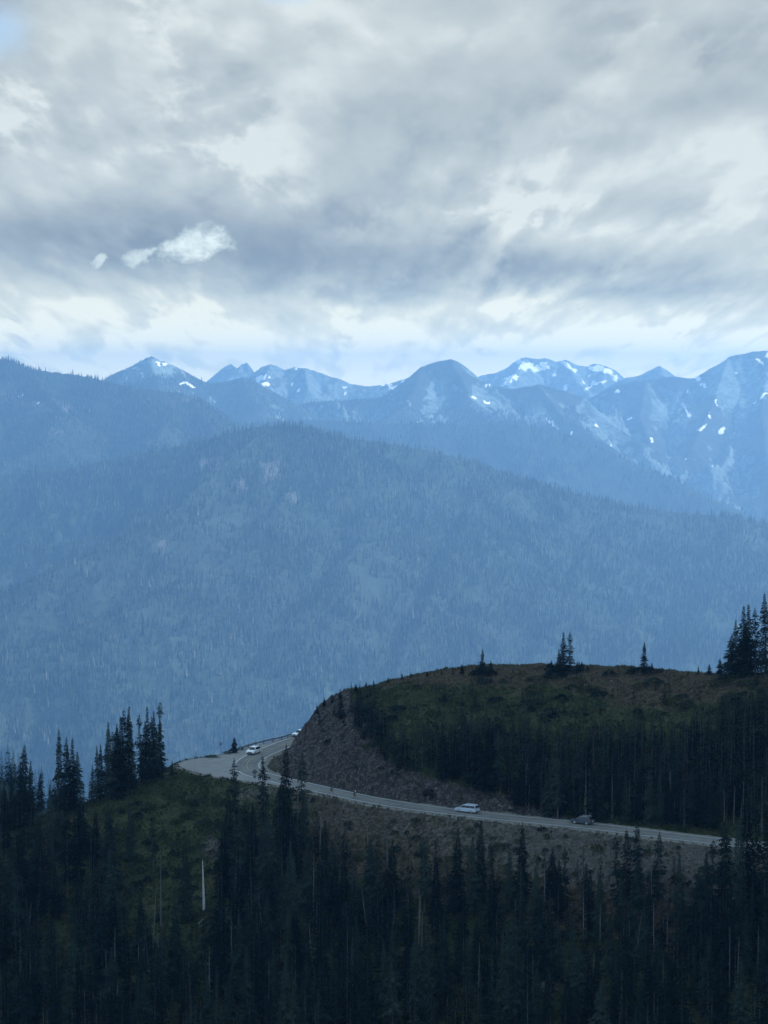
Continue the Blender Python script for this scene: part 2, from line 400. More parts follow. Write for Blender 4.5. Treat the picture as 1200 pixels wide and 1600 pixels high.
# ------------------------------------------------------------------ foreground terrain
def ctrl():
    P = []
    def a(px, py, Y): P.append(tuple(atY(px, py, Y)))
    def w(x, y, z): P.append((x, y, z))
    crest = [(496, 1110, 583), (510, 1097, 581), (540, 1083, 576), (590, 1069, 569), (650, 1056, 562), (700, 1048, 558), (750, 1042, 555), (830, 1039, 552),
             (900, 1043, 549), (960, 1042, 546), (1010, 1048, 542), (1090, 1051, 537), (1140, 1056, 532), (1200, 1051, 527), (1300, 1044, 518)]
    for px, py, Y in crest:
        a(px, py, Y); x, y, z = atY(px, py, Y)
        if px > 520:
            w(x + 2, y + 16, z - 4.5); w(x + 5, y + 40, z - 14)
        if px > 560: w(x + 8, y + 75, -89.5)
        if px > 900: w(x + 15, y + 140, -125)
    # foot of the hill beside the road (ditch) and the top of the rocky cut
    t = np.gradient(CEN, axis=0); t /= np.linalg.norm(t, axis=1)[:, None]
    for i in range(0, len(CEN), 6):
        c = CEN[i]; r = np.array([t[i, 1], -t[i, 0]])
        q = c + r * (RW + 1.6); w(q[0], q[1], ZR - 0.1)
        if c[0] > -22 and c[1] < 540:
            q = c - r * (RW + 1.2); w(q[0], q[1], ZR - 0.15)
            q = c - r * (RW + 6.5); w(q[0], q[1], ZR - 3.2)
        if c[1] > 600:
            q = c - r * (RW + 2.0); w(q[0], q[1], ZR - 0.15)
            q = c - r * (RW + 22); w(q[0], q[1], ZR - 16)
    for px, py in [(560, 1150), (600, 1188), (650, 1208), (700, 1222), (780, 1238)]:
        # solve the height on a 40 degree cut rising from the ditch
        pxs, pys = proj(np.array([[p[0], p[1], ZR] for p in offset_pts(CEN, RW + 1.6)]))
        k = np.argmin(np.abs(pxs - px) + (np.array(pys) < 1215) * 999)
        Yb = float(offset_pts(CEN, RW + 1.6)[k][1]); d = ray(px, py); s = d[2] / d[1]
        # ZR + 0.9*(Y-Yb) = s*Y
        Y = (0.9 * Yb - ZR) / (0.9 - s); w(*atY(px, py, Y))
    a(850, 1235, 505); a(900, 1240, 499); a(1000, 1250, 492); a(1100, 1258, 485); a(1200, 1262, 477); a(1000, 1150, 517); a(1120, 1150, 508); a(850, 1140, 526); a(700, 1130, 537); a(1200, 1150, 500)
    # nose of the knoll above the inside of the bend
    w(-22.4, 553, -88.6); w(-21.8, 562, -88.4); w(-21.8, 571, -88.4); w(-17.2, 584, -88.4); w(-10.5, 597, -88.6)
    a(470, 1150, 571); a(483, 1125, 576); a(520, 1150, 552); a(500, 1190, 544); a(560, 1105, 566)
    w(-10, 594, -82.5); w(0, 592, -79); w(-2, 610, -88.6)
    # turnout outer edge
    for p in PAD[:15]: w(p[0], p[1], ZR - 0.1)
    for (px, py, Y) in [(272, 1195, 561), (250, 1206, 557), (227, 1214, 553), (205, 1226, 549), (170, 1240, 547), (136, 1254, 545), (75, 1272, 540), (0, 1294, 532), (-120, 1330, 520)]:
        a(px, py, Y); x, y, z = atY(px, py, Y); w(x - 6, y + 18, z - 8.5); w(x - 10, y + 55, z - 34)
    w(-60, 585, -103); w(-45, 590, -98); w(-36, 600, -97); w(-28, 612, -97); w(-60, 640, -130); w(-30, 650, -112)
    for (px, py, Y) in [(280, 1230, 540), (280, 1300, 517), (200, 1300, 520), (100, 1330, 515), (0, 1360, 508), (330, 1300, 512), (400, 1280, 515), (450, 1275, 514),
                        (0, 1500, 474), (150, 1450, 483), (300, 1400, 490), (450, 1380, 484), (600, 1360, 478), (700, 1360, 474), (800, 1380, 467), (900, 1380, 463),
                        (1000, 1400, 455), (1100, 1420, 447), (1200, 1440, 440), (0, 1650, 440), (300, 1560, 452), (600, 1520, 446), (900, 1540, 432), (1200, 1600, 412),
                        (300, 1750, 414), (600, 1720, 410), (900, 1740, 398), (1200, 1780, 384), (0, 1850, 400), (-150, 1500, 468), (1350, 1500, 410)]:
        a(px, py, Y)
    for x in (-150, -75, 0, 75, 150):
        w(x, 330, -148); w(x, 250, -120); w(x, 150, -72); w(x * 1.0, 60, -30)
        w(x, 740, -190); w(x, 700, -150 if x < 50 else -135)
    for y, z in ((450, -125), (520, -112), (580, -130), (640, -160)): w(-150, y, z)
    for y, z in ((450, -100), (520, -72), (580, -80), (640, -105)): w(150, y, z)
    return np.array(P)
CT = ctrl()
def rbf_fit(P, c=3.0):
    A = np.sqrt((P[:, None, 0] - P[None, :, 0]) ** 2 + (P[:, None, 1] - P[None, :, 1]) ** 2 + c * c)
    n = len(P); L = np.zeros((n + 3, n + 3)); L[:n, :n] = A - np.eye(n) * 0.35
    L[:n, n] = 1; L[:n, n + 1] = P[:, 0] / 100; L[:n, n + 2] = P[:, 1] / 100; L[n:, :n] = L[:n, n:].T
    w = np.linalg.solve(L, np.concatenate([P[:, 2], [0, 0, 0]])); return w
_w = rbf_fit(CT)
def rbf(x, y, c=3.0):
    z = _w[-3] + _w[-2] * x / 100 + _w[-1] * y / 100
    for i in range(len(CT)): z = z + _w[i] * np.sqrt((x - CT[i, 0]) ** 2 + (y - CT[i, 1]) ** 2 + c * c)
    return z
gx = np.concatenate([np.arange(-190, -92, 3.0), np.arange(-92, 104, 0.55), np.arange(104, 200, 3.0)])
gy = np.concatenate([np.arange(-6, 380, 6.0), np.arange(380, 425, 1.5), np.arange(425, 618, 0.55), np.arange(618, 790, 3.0)])
GX, GY = np.meshgrid(gx, gy)
Z0 = rbf(GX, GY)
d_road, _ = distpoly(GX, GY, CEN)
in_pad = inpoly(GX, GY, PAD); d_pad, _ = distpoly(GX, GY, PAD, True); d_pad = np.where(in_pad, 0, d_pad)
d_flat = np.minimum(np.maximum(d_road - RW - 0.5, 0), d_pad)
fl = smooth(d_flat / 3.0)
Zt = (ZR - 0.07) * (1 - fl) + Z0 * fl
# surface masks
PXg, PYg = proj(np.stack([GX, GY, Zt], -1))
CUT = [(440, 1180), (470, 1120), (497, 1098), (545, 1080), (560, 1120), (600, 1185), (650, 1208), (700, 1224), (780, 1240), (850, 1262), (900, 1282), (700, 1262), (520, 1235), (440, 1212)]
cut = inpoly(PXg, PYg, CUT).astype(float)
def blur(a, n):
    for _ in range(n):
        a = (a + np.roll(a, 1, 0) + np.roll(a, -1, 0) + np.roll(a, 1, 1) + np.roll(a, -1, 1)) / 5
    return a
rockm = np.where(GY > 505, blur(cut, 6), cut) * (GY < 605)
rough = fl * (1 + 1.2 * rockm)
Zt = Zt + rough * (fbm(GX / 9, GY / 9, 3, 3) * 0.45 + fbm(GX / 2.2, GY / 2.2, 3, 11, 0.6) * 0.16)
# gullies down the cut
Zt = Zt + fl * rockm * (ridged(GX / 2.8 + GY / 6, GY / 8, 4, 21, 0.6) * 0.75 - 0.5)
fill_band = (1 - smooth((d_flat - 9) / 9)) * ((GY < 545) & (GX > -25)) * (rockm < 0.5)
# facing the camera side of the road: below it
below = np.interp(GX, CEN[::-1, 0] if CEN[0, 0] > CEN[-1, 0] else CEN[:, 0], CEN[::-1, 1] if CEN[0, 0] > CEN[-1, 0] else CEN[:, 1]) if False else None
side = np.where(GX > -20, np.interp(GX, sorted(ne[:, 0]), ne[np.argsort(ne[:, 0]), 1]) - GY, -1)
dirtm = np.clip(smooth(side / 1.0) * (1 - smooth((side - 10) / 14)) * np.interp(GX, [-20, 10, 40, 80], [0.45, 0.5, 0.8, 0.85]), 0, 1)
dirtm = np.maximum(dirtm, 0.75 * np.exp(-(((PXg - 330) / 22) ** 2 + ((PYg - 1325) / 30) ** 2)))
dirtm = np.maximum(dirtm, 0.6 * np.exp(-(((PXg - 400) / 60) ** 2 + ((PYg - 1240) / 18) ** 2)))
dirtm = np.maximum(dirtm, 0.6 * np.exp(-(((PXg - 850) / 60) ** 2 + ((PYg - 1540) / 20) ** 2)))
dirtm = np.maximum(dirtm, 1.3 * np.exp(-(((PXg - 445) / 26) ** 2 + ((PYg - 1192) / 22) ** 2)) * (rockm < .6)).clip(0, 1)
heath = np.clip(0.55 * smooth((1110 - PYg) / 60) * (PXg > 480) + 0.9 * np.exp(-((PYg - 1050) / 14) ** 2) * (PXg > 520)
                + 0.7 * np.exp(-(((PXg - 1030) / 120) ** 2 + ((PYg - 1090) / 30) ** 2)) + 0.6 * np.exp(-(((PXg - 110) / 50) ** 2 + ((PYg - 1280) / 18) ** 2)), 0, 1)
heath = np.maximum(heath, 0.8 * (side > 0) * (side < 30) * 0.8)
gravm = (1 - smooth((d_flat - 0.2) / 1.8)) * (1 - 0.75 * smooth(rockm * 1.5))
gravm = np.maximum(gravm, 0.85 * np.exp(-(((PXg - 285) / 22) ** 2 + ((PYg - 1196) / 8) ** 2)))
terr = mesh_np('hillside', np.stack([GX, GY, Zt], -1).reshape(-1, 3), grid_faces(len(gx), len(gy)),
               dict(rock=rockm.ravel(), dirt=dirtm.ravel(), heath=heath.ravel(), gravel=gravm.ravel()), True)
tag(link('hillside', terr, M_GROUND), 'dark grassy knoll and slope carrying the mountain road', kind='structure')
def zat(x, y):
    i = np.clip(np.searchsorted(gx, x) - 1, 0, len(gx) - 2); j = np.clip(np.searchsorted(gy, y) - 1, 0, len(gy) - 2)
    a = (x - gx[i]) / (gx[i + 1] - gx[i]); b_ = (y - gy[j]) / (gy[j + 1] - gy[j])
    return (Zt[j, i] * (1 - a) + Zt[j, i + 1] * a) * (1 - b_) + (Zt[j + 1, i] * (1 - a) + Zt[j + 1, i + 1] * a) * b_
_YS = np.arange(372, 640, 0.5)
def hit(px, py):
    """first point where the sight line meets the slope"""
    d = ray(px, py); xs = d[0] / d[1] * _YS; zs = d[2] / d[1] * _YS
    k = np.nonzero(zat(xs, _YS) >= zs)[0]
    if len(k) == 0: return None
    Y = _YS[k[0]]; x = d[0] / d[1] * Y; return np.array([x, Y, float(zat(x, Y))])

# valley floor to the horizon
me = mesh_np('ground', np.array([[-9000, -3000, -2625], [9000, -3000, -2625], [9000, 21800, -2625], [-9000, 21800, -2625]], float), np.array([[0, 1, 2, 3]]), dict(rock=np.zeros(4), snow=np.zeros(4)))
tag(link('ground', me, M_MT_FOREST), 'valley floor far below the road', kind='structure')

# ------------------------------------------------------------------ road surfaces
def strip(name, cen, w0, w1, z, mat, attrs=None, parent=None, n=2):
    t = np.gradient(cen, axis=0); t /= np.linalg.norm(t, axis=1)[:, None]; nrm = np.stack([t[:, 1], -t[:, 0]], 1)
    ws = np.linspace(w0, w1, n); co = []
    for w_ in ws: co.append(np.concatenate([cen + nrm * w_, np.full((len(cen), 1), z)], 1))
    co = np.stack(co, 1).reshape(-1, 3); L = len(cen)
    f = grid_faces(n, L); return mesh_np(name, co, f, attrs(ws, L) if attrs else None)
def wear(ws, L):
    q = np.exp(-((np.abs(ws) - 0.95) / 0.35) ** 2) * 0.0 + 0.45 + 0.35 * np.exp(-((np.abs(np.abs(ws) - 1.75) - 0.8) / 0.3) ** 2)
    return dict(wear=np.tile(q, L))
tag(link('road', strip('road', CEN, -RW, RW, ZR, M_ASPHALT, wear, n=29), M_ASPHALT), 'two lane asphalt mountain road curving round the knoll', kind='structure')
tri = bmesh.new(); vs = [tri.verts.new((p[0], p[1], ZR - 0.02)) for p in PAD]; tri.faces.new(vs); bmesh.ops.triangulate(tri, faces=tri.faces[:])
me = bpy.data.meshes.new('turnout'); tri.to_mesh(me); tri.free()
tag(link('pavement', me, M_PULL), 'pale gravel turnout on the outside of the bend', kind='structure')
tag(link('road_marking', strip('edge_line', CEN, -RW + 0.18, -RW + 0.42, ZR + 0.008, M_WHITELINE), M_WHITELINE), 'white line along the outer edge of the road', kind='structure')
tag(link('road_marking', strip('edge_line', CEN, RW - 0.36, RW - 0.18, ZR + 0.008, M_WHITELINE), M_WHITELINE), 'white line along the inner edge of the road', kind='structure')
tag(link('road_marking', strip('centre_line', CEN, -0.07, 0.07, ZR + 0.008, M_YELLOW), M_YELLOW), 'faded yellow centre line of the road', kind='structure')

# ------------------------------------------------------------------ mountains
MS = 2.1                                                 # how much farther than first laid out the ranges stand
def far_scale(Y):
    return MS if Y < 5700 else MS * (5650 + (Y - 5650) * 0.5) / Y
def mountain(name, label, ridges, x0, x1, y0, y1, step, slope, mat, seed, namp=60., nscale=400., crest_amp=4., snow=(), rock=(), rock_base=0.0, floor=-1250, gully=1.0, ystep=None, K=None):
    K = K or far_scale((y0 + y1) / 2 if y0 > 5000 else 5000)
    x0, x1, y0, y1, step, namp, nscale, crest_amp = (q * K for q in (x0, x1, y0, y1, step, namp, nscale, crest_amp)); floor = max(floor * K, -2624.0)
    cs = step; step = step * (1.0 if K == 1.0 else 0.5); ystep = ystep or cs * 0.7
    xs = np.arange(x0, x1, step); ys = np.arange(y0, y1, ystep); A, B = np.meshgrid(xs, ys)
    z = np.full(A.shape, -1e9); dm = np.full(A.shape, 1e9)
    # wobble the plan so ridges and gullies are not straight
    wx = fbm(A / nscale / 1.5, B / nscale / 1.5, 3, seed + 5) * nscale * 0.10; wy = fbm(A / nscale / 1.5, B / nscale / 1.5, 3, seed + 9) * nscale * 0.10
    for rd in ridges:
        sl = slope
        if isinstance(rd, tuple): rd, sl = rd
        P = [tuple(atY(p[0], p[1], p[2] * K)) for p in rd]
        d, zz = distpoly(A, B, P)
        k = smooth(d / (nscale * 0.6))
        d2, zz2 = distpoly(A + wx * k, B + wy * k, P)
        h = zz2 - sl * d2 * (1 - 0.12 * smooth(d2 / 1500 / K))
        z = np.maximum(z, h); dm = np.minimum(dm, d2)
    k = smooth(dm / (nscale * 0.9))
    gl = ridged(A / nscale, B / nscale / 2.2, 7, seed, 0.56) - 0.9
    z = z + k * gully * namp * gl + crest_amp * fbm(A / (cs * 6), B / (cs * 6), 5, seed + 2, 0.62) * (0.35 + 0.65 * k) + namp * 0.12 * fbm(A / nscale * 5, B / nscale * 5, 4, seed + 4) * k
    z = np.maximum(z, floor)
    px, py = proj(np.stack([A, B, z], -1))
    jx = fbm(A / 26. / K, z / 26. / K, 4, seed + 31, .6) * 4.5; jy = fbm(A / 26. / K, z / 26. / K, 4, seed + 41, .6) * 4.0
    def spots(lst, jit=1.0, amp=1.0):
        m_ = np.zeros(A.shape)
        for (cx, cy, a, b_, rot) in lst:
            dx, dy = px + jx * jit - cx, py + jy * jit - cy; c, s = math.cos(math.radians(rot)), math.sin(math.radians(rot))
            e = (dx * c + dy * s) / a; f = (dy * c - dx * s) / b_
            m_ = np.maximum(m_, amp * np.exp(-(e * e + f * f)))
        return m_
    gxz = np.gradient(z, ys, xs); steep = np.sqrt(gxz[0] ** 2 + gxz[1] ** 2)
    rk = rock_base + 0.8 * smooth((steep - 0.75) / 0.5) * (rock_base > 0) + spots(rock, 1.5)
    me = mesh_np(name, np.stack([A, B, z], -1).reshape(-1, 3), grid_faces(len(xs), len(ys)),
                 dict(rock=np.clip(rk, 0, 1).ravel(), snow=np.clip(spots(snow, 0.9, 1.15), 0, 1).ravel()), True)
    tag(link(name, me, mat), label, kind='structure')
    def zf(x, y):
        i = np.clip(((x - x0) / step).astype(int), 0, len(xs) - 2); j = np.clip(((y - y0) / ystep).astype(int), 0, len(ys) - 2)
        a = np.clip((x - xs[i]) / step, 0, 1); b2 = np.clip((y - ys[j]) / ystep, 0, 1)
        return (z[j, i] * (1 - a) + z[j, i + 1] * a) * (1 - b2) + (z[j + 1, i] * (1 - a) + z[j + 1, i + 1] * a) * b2
    zf.K = K
    return zf

TMPL = None
def tree_template():
    co = []; fa = []
    for (zb, zt_, r, n, ph) in ((0.04, 0.62, 0.5, 5, 0.0), (0.38, 1.0, 0.33, 5, 0.6)):
        b = len(co)
        for k in range(n):
            a = ph + k * 2 * math.pi / n; rr = r * (1 if k % 2 else 0.72); co.append((rr * math.cos(a), rr * math.sin(a), zb + (0.05 if k % 2 else 0)))
        co.append((0, 0, zt_))
        for k in range(n): fa.append((b + k, b + (k + 1) % n, b + n))
    return np.array(co), np.array(fa)
def far_forest(name, label, zf, n, x0, x1, y0, y1, h0, h1, seed, keep=None, wid=0.30, group=None):
    r = np.random.RandomState(seed); K = zf.K; x = r.uniform(x0 * K, x1 * K, n); y = r.uniform(y0 * K, y1 * K, n); z = zf(x, y); h0 *= K; h1 *= K
    # keep what the photo could show and thin by stand
    px, py = proj(np.stack([x, y, z], -1)); k = (px > -60) & (px < 1260)
    dens = 0.62 + 0.55 * fbm(x / 160 / K, y / 160 / K, 3, seed); k &= r.uniform(0, 1, n) < dens
    if keep is not None: k &= keep(px, py, r.uniform(0, 1, n), x, y, z)
    # face turned away from the camera: drop
    e = 12.0 * K; dz = zf(x, y + e) - z; k &= dz / e > -0.45
    x, y, z = x[k], y[k], z[k]; m_ = len(x)
    co, fa = tree_template(); h = (h0 + (h1 - h0) * r.beta(2, 3, m_)) * (0.8 + 0.35 * np.clip(fbm(x / 90 / K, y / 90 / K, 2, seed + 3), -1, 1)); w = h * wid * r.uniform(0.75, 1.3, m_)
    a = r.uniform(0, 6.28, m_); ca, sa = np.cos(a), np.sin(a)
    X_ = (co[None, :, 0] * ca[:, None] - co[None, :, 1] * sa[:, None]) * w[:, None] + x[:, None]
    Y_ = (co[None, :, 0] * sa[:, None] + co[None, :, 1] * ca[:, None]) * w[:, None] + y[:, None]
    Z_ = co[None, :, 2] * h[:, None] + z[:, None] - 0.5
    V = np.stack([X_, Y_, Z_], -1).reshape(-1, 3); F = (fa[None] + (np.arange(m_) * len(co))[:, None, None]).reshape(-1, 3)
    tone = np.clip(0.45 + 0.20 * fbm(x / 120 / K, y / 120 / K, 3, seed + 8) + r.normal(0, 0.22, m_), 0, 0.9); tone = np.where(r.uniform(0, 1, m_) < 0.008, 0.95, tone)
    me = mesh_np(name, V, F, dict(tone=np.repeat(tone, len(co))))
    o = link(name, me, M_FARTREE); tag(o, label, 'forest', kind='stuff'); return m_

S = []
# big forested mountain in the middle
A_main = [(-500, 700, 5900), (-250, 700, 5800), (-60, 745, 5500), (90, 735, 5450), (200, 712, 5400), (300, 692, 5350), (360, 676, 5300), (400, 667, 5250), (440, 663, 5250), (480, 667, 5250), (540, 684, 5300), (600, 691, 5320), (680, 705, 5350),
          (760, 730, 5400), (850, 756, 5450), (950, 785, 5500), (1050, 799, 5550), (1130, 806, 5600), (1200, 816, 5650), (1300, 835, 5700), (1500, 880, 5800)]
zA = mountain('mountain', 'broad blue forested mountain filling the middle of the view',
    [A_main, ([(420, 665, 5250), (340, 735, 4950), (270, 800, 4750), (180, 850, 4600), (60, 905, 4450), (-80, 960, 4350)], 0.55),
     ([(500, 680, 5260), (430, 800, 4850), (350, 880, 4600), (220, 940, 4350), (60, 1010, 4150), (-100, 1060, 4050)], 0.5),
     ([(600, 691, 5320), (560, 850, 4800), (480, 960, 4450), (380, 1060, 4180), (250, 1150, 3980)], 0.46),
     ([(760, 730, 5400), (700, 880, 4800), (640, 1000, 4450), (600, 1100, 4150)], 0.46),
     ([(950, 785, 5500), (900, 900, 4950), (850, 1000, 4600), (800, 1120, 4200)], 0.46),
     ([(1150, 808, 5600), (1120, 920, 5000), (1080, 1020, 4600), (1050, 1120, 4250)], 0.46)],
    -1900, 1900, 3500, 6300, 9.0, 0.56, M_MT_FOREST, 3, namp=52., nscale=300., crest_amp=2.0,
    rock=[(330, 725, 28, 12, -20), (425, 735, 18, 25, 30), (378, 762, 10, 16, 0), (262, 795, 14, 10, 30), (255, 855, 8, 12, 0), (460, 775, 9, 14, 20)], K=1.7)
def keepA(px, py, u, x, y, z):
    m_ = np.ones(len(px))
    for (cx, cy, a, b) in ((330, 725, 28, 14), (425, 735, 16, 22), (378, 762, 9, 14), (262, 795, 12, 9), (255, 855, 8, 10), (460, 775, 8, 12)):
        m_ = np.minimum(m_, 1 - 0.85 * np.exp(-(((px - cx) / a) ** 2 + ((py - cy) / b) ** 2)))
    return (u < m_) & (py < 1330)
nA = far_forest('forest', 'dense conifer forest covering the broad middle mountain', zA, 150000, -1100, 1100, 3600, 5750, 11, 26, 5, keepA)

# forested ridge running behind it down to the right
G_main = [(-300, 700, 7000), (200, 690, 6800), (380, 660, 6600), (480, 655, 6500), (600, 660, 6500), (720, 662, 6450), (800, 660, 6400), (850, 669, 6400), (900, 688, 6350), (980, 718, 6300), (1060, 752, 6250), (1140, 790, 6200), (1200, 816, 6200), (1350, 880, 6200)]
zG = mountain('ridge', 'hazy forested ridge running down to the right behind the broad mountain', [G_main], -1900, 1900, 5900, 7300, 14., 0.5, M_MT_FOREST, 13, namp=40., nscale=350., crest_amp=2., K=1.99)
far_forest('forest', 'conifers on the hazy ridge behind the broad mountain', zG, 26000, -1100, 1100, 6050, 6750, 10, 22, 15)

# near-left high ridge with a tree-lined crest
B1 = [(-400, 540, 7000), (-120, 552, 6900), (0, 560, 6800), (20, 564, 6780), (40, 574, 6760), (80, 581, 6740), (120, 585, 6720), (150, 592, 6700), (200, 604, 6700), (280, 613, 6700), (320, 628, 6700), (360, 655, 6700), (420, 700, 6700), (520, 770, 6700)]
zB = mountain('mountain', 'high forested ridge at the left edge with a tree lined crest',
    [B1, ([(40, 573, 6760), (100, 640, 6450), (60, 700, 6250), (-60, 760, 6050)], 0.6), ([(200, 603, 6700), (260, 660, 6400), (240, 700, 6200), (150, 750, 6000)], 0.6), ([(300, 620, 6700), (340, 680, 6400), (330, 720, 6200)], 0.6)],
    -2200, 700, 5400, 7700, 12., 0.62, M_MT_FOREST, 23, namp=60., nscale=380., crest_amp=3.,
    rock=[(15, 612, 16, 22, 35), (35, 630, 30, 9, 20), (62, 635, 22, 7, 25), (110, 640, 16, 7, 30), (265, 630, 8, 12, 0), (80, 672, 20, 6, 20), (300, 625, 22, 5, 10)],
    snow=[(33, 618, 3.5, 4, 0), (60, 631, 5, 2, 10)], K=1.7)
def keepB(px, py, u, x, y, z):
    m_ = np.ones(len(px))
    for (cx, cy, a, b) in ((15, 615, 16, 20), (35, 630, 28, 9), (62, 635, 20, 7), (110, 640, 14, 7)):
        m_ = np.minimum(m_, 1 - 0.9 * np.exp(-(((px - cx) / a) ** 2 + ((py - cy) / b) ** 2)))
    return (u < m_)
far_forest('forest', 'conifers on the high ridge at the left edge', zB, 52000, -1250, -200, 5700, 6900, 10, 24, 25, keepB)

# pointed peak
B2 = [(-300, 640, 8600), (60, 640, 8400), (120, 610, 8300), (160, 594, 8200), (185, 580, 8150), (205, 571, 8120), (222, 561, 8100), (234, 555, 8100), (246, 561, 8100), (262, 566, 8120), (285, 577, 8150), (305, 589, 8150), (325, 599, 8150),
      (355, 595, 8150), (378, 589, 8150), (392, 591, 8150), (412, 604, 8150), (440, 617, 8150), (470, 634, 8150), (540, 680, 8150)]
zP = mountain('mountain', 'pointed dark peak with a small snow cap left of centre', [B2, ([(234, 555, 8100), (250, 610, 7750), (240, 650, 7500)], 0.7), ([(378, 589, 8150), (400, 630, 7850)], 0.7)],
    -2300, 900, 7200, 9300, 14., 0.72, M_MT_ROCK, 33, namp=70., nscale=330., crest_amp=6., rock_base=0.15,
    snow=[(228, 560, 7, 1.5, -25), (255, 566, 8, 1.4, 25), (213, 576, 3, 1.5, 0), (221, 584, 4, 1.6, 20), (293, 600, 14, 2.4, 14), (316, 603, 6, 1.8, 0), (197, 590, 3, 1.5, 0), (246, 569, 5, 2, 30)],
    rock=[(240, 575, 40, 12, 0)])
far_forest('forest', 'conifers on the shoulders of the pointed peak', zP, 14000, -1250, -250, 7500, 8400, 9, 18, 35, lambda px, py, u, x, y, z: (py > 586))

# dome-shaped mountain and its ridge
Cm = [(300, 655, 9000), (420, 645, 8800), (470, 630, 8700), (500, 626, 8700), (560, 623, 8650), (600, 619, 8600), (622, 611, 8600), (636, 597, 8600), (652, 578, 8600), (668, 570, 8600), (682, 566, 8600), (704, 561, 8600), (716, 565, 8600), (732, 576, 8600),
      (745, 588, 8600), (757, 600, 8600), (775, 603, 8600), (800, 607, 8580), (820, 603, 8560), (842, 600, 8550), (866, 606, 8550), (890, 614, 8550), (915, 622, 8550), (940, 650, 8500), (1000, 690, 8400), (1100, 740, 8400)]
zC = mountain('mountain', 'dome shaped rocky mountain in the centre of the skyline',
    [Cm, ([(704, 561, 8600), (740, 625, 8250), (800, 660, 8000)], 0.75), ([(660, 573, 8600), (640, 630, 8250), (600, 655, 8000)], 0.7), ([(840, 600, 8550), (880, 650, 8250), (960, 700, 7950)], 0.75)],
    -1600, 2000, 7400, 9700, 12., 0.75, M_MT_ROCK, 43, namp=130., nscale=300., crest_amp=8., rock_base=0.16,
    rock=[(770, 635, 26, 20, 30), (745, 620, 10, 16, 20), (680, 620, 14, 20, 0), (940, 660, 30, 18, 35), (840, 650, 16, 16, 0)],
    snow=[(741, 621, 7, 2.6, 15), (761, 628, 4.5, 2.2, 20), (762, 601, 4, 2, 10), (639, 626, 1.6, 8, -5), (862, 661, 14, 2.6, 38), (895, 677, 4.5, 2.4, 0), (932, 665, 4, 1.8, -30), (956, 694, 3, 1.8, 0)])
far_forest('forest', 'conifers on the ridge beneath the dome mountain', zC, 22000, -700, 700, 7900, 8750, 10, 20, 45, lambda px, py, u, x, y, z: (py > 612) & ((px < 640) | (py > 640)) & (u < 0.9))

# right-hand big mountain
D = [(860, 720, 9300), (900, 660, 9400), (915, 625, 9500), (935, 615, 9500), (955, 604, 9500), (985, 596, 9500), (1010, 594, 9500), (1035, 589, 9500), (1060, 588, 9500), (1082, 591, 9500), (1098, 583, 9500), (1110, 575, 9500), (1126, 568, 9480), (1140, 557, 9450), (1158, 552, 9420), (1175, 548, 9400), (1200, 549, 9400), (1240, 556, 9400), (1400, 540, 9400)]
zD = mountain('mountain', 'tall rocky mountain with snow streaks at the right edge',
    [D, ([(1140, 557, 9450), (1110, 640, 8900), (1080, 700, 8500)], 0.75), ([(1010, 594, 9500), (1000, 650, 9000), (1020, 700, 8600)], 0.75), ([(1200, 549, 9400), (1190, 640, 8800), (1200, 720, 8300), (1230, 800, 7800)], 0.75), ([(1300, 545, 9400), (1330, 660, 8700)], 0.75)],
    300, 2700, 7300, 10400, 12., 0.78, M_MT_ROCK, 53, namp=150., nscale=330., crest_amp=9., rock_base=0.16,
    rock=[(1150, 600, 40, 40, 0), (1050, 650, 30, 20, 0)],
    snow=[(1099, 601, 8, 3, 30), (1088, 591, 8, 2.2, 20), (1077, 614, 6, 2.4, 40), (1075, 645, 11, 3, 50), (1097, 668, 10, 3.2, -30), (1128, 673, 9, 4.5, -35), (1120, 630, 2.8, 11, -22), (1187, 565, 9, 4, 35), (1193, 618, 7, 2.6, -55), (1179, 627, 5, 2, -30),
          (983, 655, 5, 2.6, 10), (965, 612, 5, 1.6, 0), (1069, 714, 3.5, 3, 0), (1115, 728, 3, 1.5, 0), (1018, 688, 1.8, 4, 0), (1198, 556, 5, 5, 0), (1150, 583, 6, 1.8, 40), (1109, 648, 2, 5, 0)])
# cloud-wrapped ridge behind
mountain('mountain', 'faint ridge rising into the cloud behind the right mountain', [[(850, 660, 11500), (920, 622, 11500), (950, 604, 11500), (975, 591, 11500), (1000, 586, 11500), (1030, 571, 11500), (1042, 577, 11500), (1070, 600, 11500), (1200, 640, 11500)]],
    500, 2300, 10700, 12300, 20., 0.85, M_MT_ROCK, 63, namp=90., nscale=350., crest_amp=8., rock_base=0.4)
